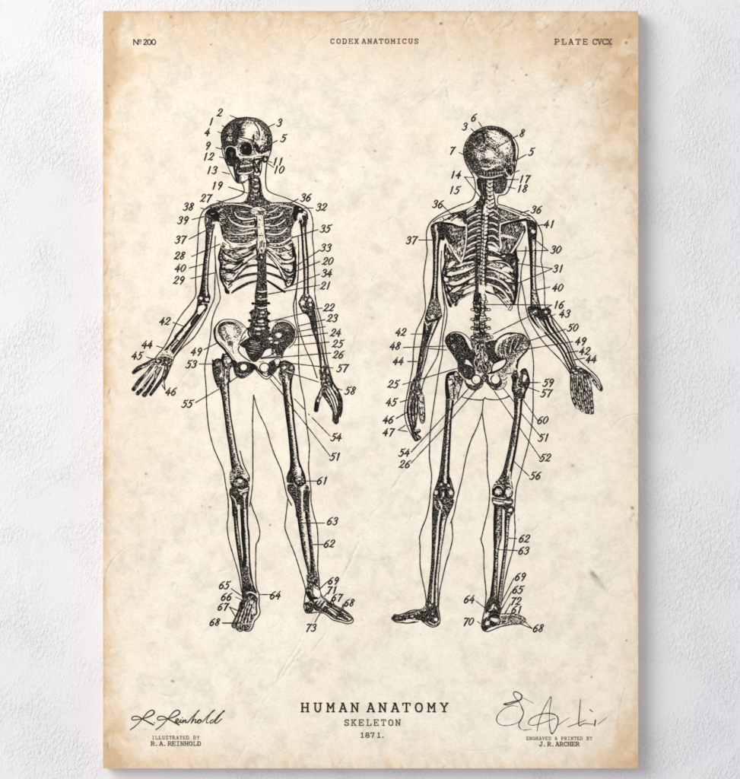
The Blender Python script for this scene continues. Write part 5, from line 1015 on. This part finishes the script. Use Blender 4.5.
thr[:] = full[0]
idc = ID.clip(0)
for k in range(1, 5):
    m = scr_of[idc] == k; thr[m] = full[k][m]
INK = (D > np.maximum(thr-.10, .09)) & (ID >= 0)                # full ink, and a thin film where the tone is almost dark enough
FULL = (D > thr+.06) | (D > .965)
INKY = -(DEPTH + 0.0005)
def cut(o_name, k, mat, parent):
    ys, xs = np.nonzero(BOOL[k][0]); y_off, x_off = BOOL[k][1]
    if len(ys) == 0: return None
    b = BOOL[k][0]; f = FULL[y_off:y_off+b.shape[0], x_off:x_off+b.shape[1]] & b
    def runs(a):
        m = np.zeros((a.shape[0], a.shape[1]+2), np.int8); m[:, 1:-1] = a
        d = np.diff(m, axis=1); return (*np.nonzero(d == 1), np.nonzero(d == -1)[1])
    ra, rb = runs(f), runs(b & ~f)
    r0, c0, c1 = (np.r_[p, q] for p, q in zip(ra, rb)); lev = np.r_[np.zeros(len(ra[0])), np.ones(len(rb[0]))]
    n = len(r0)
    xa = (c0+x_off)/K+OX; xb = (c1+x_off)/K+OX; ya = (r0+y_off)/K+OY; yb = ya+1/K
    v = np.empty((n, 4, 3), np.float32); v[:, :, 1] = INKY
    v[:, 0, 0] = v[:, 3, 0] = (xa-370.0)*S-PX; v[:, 1, 0] = v[:, 2, 0] = (xb-370.0)*S-PX
    v[:, 0, 2] = v[:, 1, 2] = (389.5-yb)*S-PZ; v[:, 2, 2] = v[:, 3, 2] = (389.5-ya)*S-PZ
    me = bpy.data.meshes.new(o_name)
    me.vertices.add(n*4); me.vertices.foreach_set('co', v.ravel())
    me.loops.add(n*4); me.loops.foreach_set('vertex_index', np.arange(n*4, dtype=np.int32))
    me.polygons.add(n); me.polygons.foreach_set('loop_start', np.arange(0, n*4, 4, dtype=np.int32))
    me.update(calc_edges=True); me.materials.append(mat)
    if mat is M_BONE:
        me.materials.append(M_THIN); me.polygons.foreach_set('material_index', lev.astype(np.int32))
    o = bpy.data.objects.new(o_name, me); sc.collection.objects.link(o); o.parent = parent
    return o
BOOL = {}
order = np.argsort(np.where(INK, ID, -1).ravel(), kind='stable')
vals = np.where(INK, ID, -1).ravel()[order]
for k in range(len(PARTS)):
    a, b = np.searchsorted(vals, k, 'left'), np.searchsorted(vals, k, 'right')
    if a == b: BOOL[k] = (np.zeros((1, 1), bool), (0, 0)); continue
    ys, xs = np.divmod(order[a:b], CW)
    m = np.zeros((ys.max()-ys.min()+1, xs.max()-xs.min()+1), bool); m[ys-ys.min(), xs-xs.min()] = True
    BOOL[k] = (m, (ys.min(), xs.min()))
owners = {}
for k, (name, owner, mat, scr, label) in enumerate(PARTS):
    par = poster if owner is None else owners[owner]
    o = cut(name, k, globals()[mat], par)
    if o is None: continue
    if label: o['label'] = label
    if k == FRONT: owners['F'] = o
    if k == BACK: owners['K'] = o

# ------------------------------------------------------------------ the sheet: a fine grid that carries its stains, specks and creases
NX, NY = 536, 758
gx = np.linspace(X0, X1, NX); gy = np.linspace(Y0, Y1, NY)
GX, GY = np.meshgrid(gx, gy)
def cloud(sx, sy, ang=0.0, n=1024):
    return screen_tile(n, sx, sy, ang)[:NY, :NX]
def gauss(cx, cy, rx, ry, rot=0):
    c, s = math.cos(math.radians(rot)), math.sin(math.radians(rot))
    u = ((GX-cx)*c+(GY-cy)*s)/rx; v = (-(GX-cx)*s+(GY-cy)*c)/ry
    return np.exp(-(u*u+v*v))
big, mid, fine, vfine = cloud(60, 60), cloud(18, 18), cloud(5, 5), cloud(1.6, 1.6)
dl, dr, dt, db = GX-X0, X1-GX, GY-Y0, Y1-GY
wob = 0.9+0.25*mid
stain = 0.12*np.exp(-dl/(18*wob)) + 0.15*np.exp(-dr/(26*wob)) + 0.13*np.exp(-dt/(34*wob)) + 0.14*np.exp(-db/(34*wob))
stain += 0.16*np.exp(-dl/4)*(.3+fine) + 0.05*np.exp(-dr/3) + 0.26*np.exp(-dt/1.6)*(.4+fine) + 0.10*np.exp(-dt/9)*fine + .05*np.exp(-db/3)
for cx, cy, rx, ry, a in ((106,40,16,60,.20),(104,300,7,120,.12),(640,30,60,50,.17),(628,110,34,46,.17),(640,150,60,70,.12),(580,60,70,60,.12),(520,50,90,50,.10),(320,14,140,40,.12),(430,20,80,50,.12),(200,40,120,60,.10),(370,50,300,50,.04),(640,400,40,220,.06),(636,760,40,40,.14),(600,768,80,14,.08),(104,768,26,36,.30),(110,690,14,80,.18),(104,90,8,80,.14),(104,500,6,90,.12),(180,762,100,26,.12),(400,770,260,22,.08),(585,245,50,40,.06),(590,600,60,80,.05),(635,700,24,90,.09),(620,90,14,12,.16),(616,104,10,16,.14),(592,150,9,16,.12),(563,80,9,8,.12),(497,70,6,20,.08),(505,20,30,16,.10),(632,20,20,14,.14),(120,560,40,120,.07),(140,150,60,70,.08),(130,330,60,200,.07),(160,480,70,90,.05),(250,30,120,50,.08)):
    stain += a*gauss(cx, cy, rx, ry)*(0.86+0.10*mid+.14*fine)
stain += 0.10*np.clip(big-.45, 0, 1)*(.6+.4*fine) + .06*np.clip(mid-.6, 0, 1)
stain += 0.30*np.exp(-np.minimum(np.minimum(dl, dr), np.minimum(dt, db))/12)*np.clip(cloud(9, 1.6, math.radians(70))-.66, 0, 1)*2 + .10*np.exp(-np.minimum(dl, dt)/30)*np.clip(cloud(2.4, 2.4)-.55, 0, 1)*2
speck = np.zeros_like(GX); crease = np.full_like(GX, .5)
def seg_d(p0, p1):
    dx, dy = p1[0]-p0[0], p1[1]-p0[1]
    t = np.clip(((GX-p0[0])*dx+(GY-p0[1])*dy)/(dx*dx+dy*dy+1e-9), 0, 1)
    return np.hypot(GX-p0[0]-t*dx, GY-p0[1]-t*dy)
def mark(arr, s, w, a, brk=0.0, wig=1.2):
    q = [tuple(float(v) for v in p.split(',')) for p in s.split()]
    fine_q = []
    for p0, p1 in zip(q[:-1], q[1:]):
        n = max(2, int(math.hypot(p1[0]-p0[0], p1[1]-p0[1])/7))
        for i in range(n): fine_q.append((p0[0]+(p1[0]-p0[0])*i/n+rng.normal()*wig, p0[1]+(p1[1]-p0[1])*i/n+rng.normal()*wig))
    fine_q.append(q[-1])
    for p0, p1 in zip(fine_q[:-1], fine_q[1:]):
        if rng.random() < brk: continue
        x0, x1 = sorted((p0[0], p1[0])); y0, y1 = sorted((p0[1], p1[1]))
        ix = slice(max(0, int(x0-X0-4)), int(x1-X0)+6); iy = slice(max(0, int(y0-Y0-4)), int(y1-Y0)+6)
        gxs, gys = GX[iy, ix], GY[iy, ix]
        dx, dy = p1[0]-p0[0], p1[1]-p0[1]
        t = np.clip(((gxs-p0[0])*dx+(gys-p0[1])*dy)/(dx*dx+dy*dy+1e-9), 0, 1)
        d = np.hypot(gxs-p0[0]-t*dx, gys-p0[1]-t*dy)
        arr[iy, ix] += a*(.6+.6*rng.random())*np.exp(-(d/w)**2)
def fold(s, a, w=.8, brk=.15, wig=.9):          # a crease: a dark line with a worn pale shoulder
    st = rng.bit_generator.state
    mark(crease, s, w, -a, brk, wig); rng.bit_generator.state = st
    off = ' '.join(f"{float(p.split(',')[0])+1.3:.1f},{float(p.split(',')[1])+1.1:.1f}" for p in s.split())
    mark(crease, off, w*1.3, a*.8, brk, wig)
fold("252,718 300,650 340,580 372,515 404,470 436,425", .17, 1.1, .2); fold("311,651 325,634", .22, .7, .0, .3); fold("268,692 300,640 330,590", .14)
fold("103,643 118,652 130,668 150,690 172,697", .16, .9, .1); fold("246,733 258,742 268,756 272,766", .14, .8, .1); fold("232,768 246,745", .12)
fold("236,690 262,658 290,615", .07); fold("172,697 210,690 246,733", .06); fold("103,600 140,612", .07)
fold("490,22 505,40 516,52 526,66 540,76", .13, .9, .1); fold("412,12 420,26 427,34", .18, .8, .0); fold("446,80 450,104 462,116", .13, 1.2, .0, .6); fold("475,14 492,22 500,36", .12)
fold("147,60 152,82 161,88", .08); fold("155,60 162,92", .06); fold("118,90 124,140 120,180", .06); fold("470,60 468,120 480,150", .05)
fold("132,470 140,476 137,560", .06, .7, .2); fold("105,485 170,490 230,486", .05, .8, .3); fold("170,515 200,532", .07); fold("560,300 610,330 630,390", .05); fold("600,380 606,420", .07, 1.2, .1)
for k in range(60):
    x = X0+8+rng.random()*(X1-X0-16); y = 12+rng.random()*3; h = 5+rng.random()*26
    fold(f"{x:.0f},{y:.0f} {x-4+rng.normal()*5:.0f},{y+h*.5:.0f} {x-10+rng.normal()*8:.0f},{y+h:.0f}", .06+.16*rng.random()**2, .7, .1, .8)
for k in range(20):
    y = 20+rng.random()*740; h = 8+rng.random()*30; x = X0+1+rng.random()*6
    fold(f"{x:.0f},{y:.0f} {x+rng.random()*6:.0f},{y+h*.5:.0f} {x+rng.random()*5:.0f},{y+h:.0f}", .06+.14*rng.random()**2, .8, .1, .8)
for k in range(150):
    x = X0+10+rng.random()*(X1-X0-20); y = Y0+10+rng.random()*(Y1-Y0-20); a = rng.random()*6.28; l = 4+rng.random()*16
    fold(f"{x:.1f},{y:.1f} {x+l*.5*math.cos(a)+rng.normal():.1f},{y+l*.5*math.sin(a)+rng.normal():.1f} {x+l*math.cos(a):.1f},{y+l*math.sin(a):.1f}", .03+.10*rng.random()**2, .7, .1, .6)
# faint show-through of print from the other side
for x0, x1, y0, y1, st in ((500,600,300,330,9),(505,610,615,730,10),(120,230,470,520,12),(130,330,195,230,14),(330,600,80,110,13),(330,430,250,500,22)):
    y = y0
    while y < y1:
        mark(crease, f"{x0},{y:.0f} {x1},{y+1:.0f}", 1.2, -.022, .35, .4); y += st*(.8+.4*rng.random())
for y in (615, 625, 660, 690): mark(crease, f"508,{y} 600,{y-1}", .8, -.035, .3, .3)
mark(crease, "508,612 507,760", .8, -.03, .2, .3); mark(crease, "142,475 140,560", .8, -.06, .2, .3)
for k in range(46):                       # scuffs and flakes, thickest in the upper right corner
    x = X1-8-abs(rng.normal())*70; y = Y0+6+abs(rng.normal())*90; a = 2.1+rng.normal()*.4; l = 4+rng.random()*14
    fold(f"{x:.1f},{y:.1f} {x+l*math.cos(a):.1f},{y+l*math.sin(a):.1f}", .05+.13*rng.random()**2, .8, .1, .8)
    if k % 3 == 0: mark(speck, f"{x:.1f},{y:.1f} {x+2*math.cos(a):.1f},{y+3*math.sin(a):.1f}", 1.3, .10+.12*rng.random(), 0, .5)
fold('470,30 478,90 492,118 500,128', .07, 1.0); fold('444,84 449,100 462,118', .14, 1.2, 0, .5); fold('515,14 560,44 600,40', .08)
# specks, foxing and the rubbed smudge
for x, y, r, a in ((211,44.6,1.0,.8),(441,23.5,1.4,.95),(526.5,75,1.1,.9),(626.4,42.6,1.2,.95),(554,100,1.1,.6),(146,474,1.3,.6),(202,506,1.1,.45),(210,507,1.5,.5),(270,525,1.1,.85),(572.5,465.6,1.6,.5),(560,439.5,1.0,.4),(632.6,508,1.6,.6),(632,516,1.4,.35),(172,681,1.4,.7),(174,681.5,1.0,.5),(626.5,640.5,1.1,.8),(591.6,677,1.2,.7),(223,102,.8,.4),(561,206,1.2,.35),(565,208,1.0,.3),(573,196,1.0,.35),(595.5,204,1.3,.5),(375,151,1.4,.6),(316,181,1.2,.55),(459,60,1.2,.35),(588,165,1.2,.35),(318,290,1.2,.3),(372,318,1.1,.35),(358,536,1.0,.4),(311,660,1.0,.25),(330,664,1.0,.4),(190,291,1.4,.25),(625,188,1.0,.5),(598,146,1.2,.3),(600,78,2.4,.25),(493,66,1.6,.25),(566,80,1.6,.3),(113,30,1.6,.3),(171,17,1.5,.5),(109,86,1.2,.5),(107,103,1.1,.5)):
    speck += a*np.exp(-(((GX-x)/r)**2+((GY-y)/(r*.9))**2))
for k in range(240):
    x = X0+rng.random()*(X1-X0); y = Y0+rng.random()*(Y1-Y0); r = .5+rng.random()*.6
    ix = slice(max(0, int(x-X0-4)), int(x-X0)+5); iy = slice(max(0, int(y-Y0-4)), int(y-Y0)+5)
    speck[iy, ix] += rng.random()**2*.45*np.exp(-((GX[iy, ix]-x)**2+(GY[iy, ix]-y)**2)/r**2)
for x, y in ((631, 506), (633, 513), (630, 518)): mark(speck, f"{x},{y} {x+2},{y+3}", .9, .25, 0, .3)
sm = gauss(596, 579, 8, 2.8, 50)+.8*gauss(593, 575, 5, 2.6, 55)+.35*gauss(603, 587, 6, 1.2, 48)
speck += .62*np.clip(sm, 0, 1)*np.clip(.25+cloud(4, .9, math.radians(50)), 0, 1)
speck += .16*gauss(583, 580, 10, 6, 50)*np.clip(cloud(4, .9, math.radians(50))-.35, 0, 1)*2 + .10*gauss(582, 592, 5, 3, 0)*fine
for s in ("150,62 156,80", "147,70 158,96 162,90", "483,200 488,204"): mark(speck, s, 1.6, .05, .2)
stain += .10*gauss(616, 106, 12, 14)*fine + .16*gauss(590, 160, 10, 14)*fine + .08*gauss(560, 78, 8, 10)*fine
for sg, wd, am, lo in ((26, .010, .085, .50), (12, .012, .07, .55), (40, .007, .10, .45)):   # wandering wrinkles
    c = cloud(sg, sg); msk = np.clip((cloud(30, 30)-lo)*4, 0, 1)
    line = np.exp(-((c-.5)/wd)**2); crease += 1.25*msk*am*(np.roll(line, (1, 1), (0, 1))*.7-line)*(.7+1.0*np.exp(-np.minimum(np.minimum(dl, dr), np.minimum(dt, db))/50))
crease += (vfine-.5)*.10 + (fine-.5)*.15 + (mid-.5)*.02
edge = np.minimum(np.minimum(dl, dr), np.minimum(dt, db))
stain += .34*np.exp(-dt/1.3)*(cloud(7, 2)>.45) + .22*np.exp(-dl/2.2)*(cloud(2, 9)>.5) + (.16*np.exp(-dr/1.8)*(cloud(2, 9)>.55))
for cx, cy, r_, a_ in ((106,30,44,.34),(634,26,46,.34),(630,118,40,.22),(636,170,30,.16),(106,756,44,.26),(560,26,40,.18),(632,752,34,.18),(105,330,30,.16),(104,120,36,.2)):   # brown mottling with ragged edges
    stain += a_*gauss(cx, cy, r_, r_*1.3)*np.clip((.55*cloud(4, 4)+.45*cloud(11, 11)-.42)*3.2, 0, 1)
stain = np.clip(stain*.84*(.88+.24*fine), 0, .60); speck = np.clip(speck, 0, .93); crease = np.clip(crease, .02, .98)
v = np.empty((NY, NX, 3), np.float32); v[..., 0] = (GX-370.0)*S-PX; v[..., 1] = -DEPTH; v[..., 2] = (389.5-GY)*S-PZ
ii = np.arange(NY*NX, dtype=np.int32).reshape(NY, NX)
q = np.stack([ii[1:, :-1], ii[1:, 1:], ii[:-1, 1:], ii[:-1, :-1]], -1).reshape(-1, 4)
me = bpy.data.meshes.new('paper_sheet'); me.vertices.add(NX*NY); me.vertices.foreach_set('co', v.ravel())
me.loops.add(q.size); me.loops.foreach_set('vertex_index', q.ravel()); me.polygons.add(len(q)); me.polygons.foreach_set('loop_start', np.arange(0, q.size, 4, dtype=np.int32))
me.update(calc_edges=True)
ca = me.color_attributes.new('wear', 'FLOAT_COLOR', 'POINT')
c4 = np.ones((NY*NX, 4), np.float32); c4[:, 0] = stain.ravel(); c4[:, 1] = speck.ravel(); c4[:, 2] = crease.ravel()
ca.data.foreach_set('color', c4.ravel()); me.materials.append(M_PAPER)
sheet = bpy.data.objects.new('paper_sheet', me); sc.collection.objects.link(sheet); sheet.parent = poster
# the stiff board the sheet is mounted on, its edges eased
import bmesh
bm = bmesh.new(); bmesh.ops.create_cube(bm, size=1.0)
tx = (X1-X0)*S; tz = (Y1-Y0)*S; ty = DEPTH-0.0012
for vv in bm.verts:
    vv.co.x = vv.co.x*(tx-.0004)+((X0+X1)/2-370.0)*S-PX; vv.co.z = vv.co.z*(tz-.0004)+(389.5-(Y0+Y1)/2)*S-PZ; vv.co.y = vv.co.y*ty-(ty/2+.0004)
me = bpy.data.meshes.new('mounting_board'); bm.to_mesh(me); bm.free(); me.materials.append(M_EDGE)
board = bpy.data.objects.new('mounting_board', me); sc.collection.objects.link(board); board.parent = poster
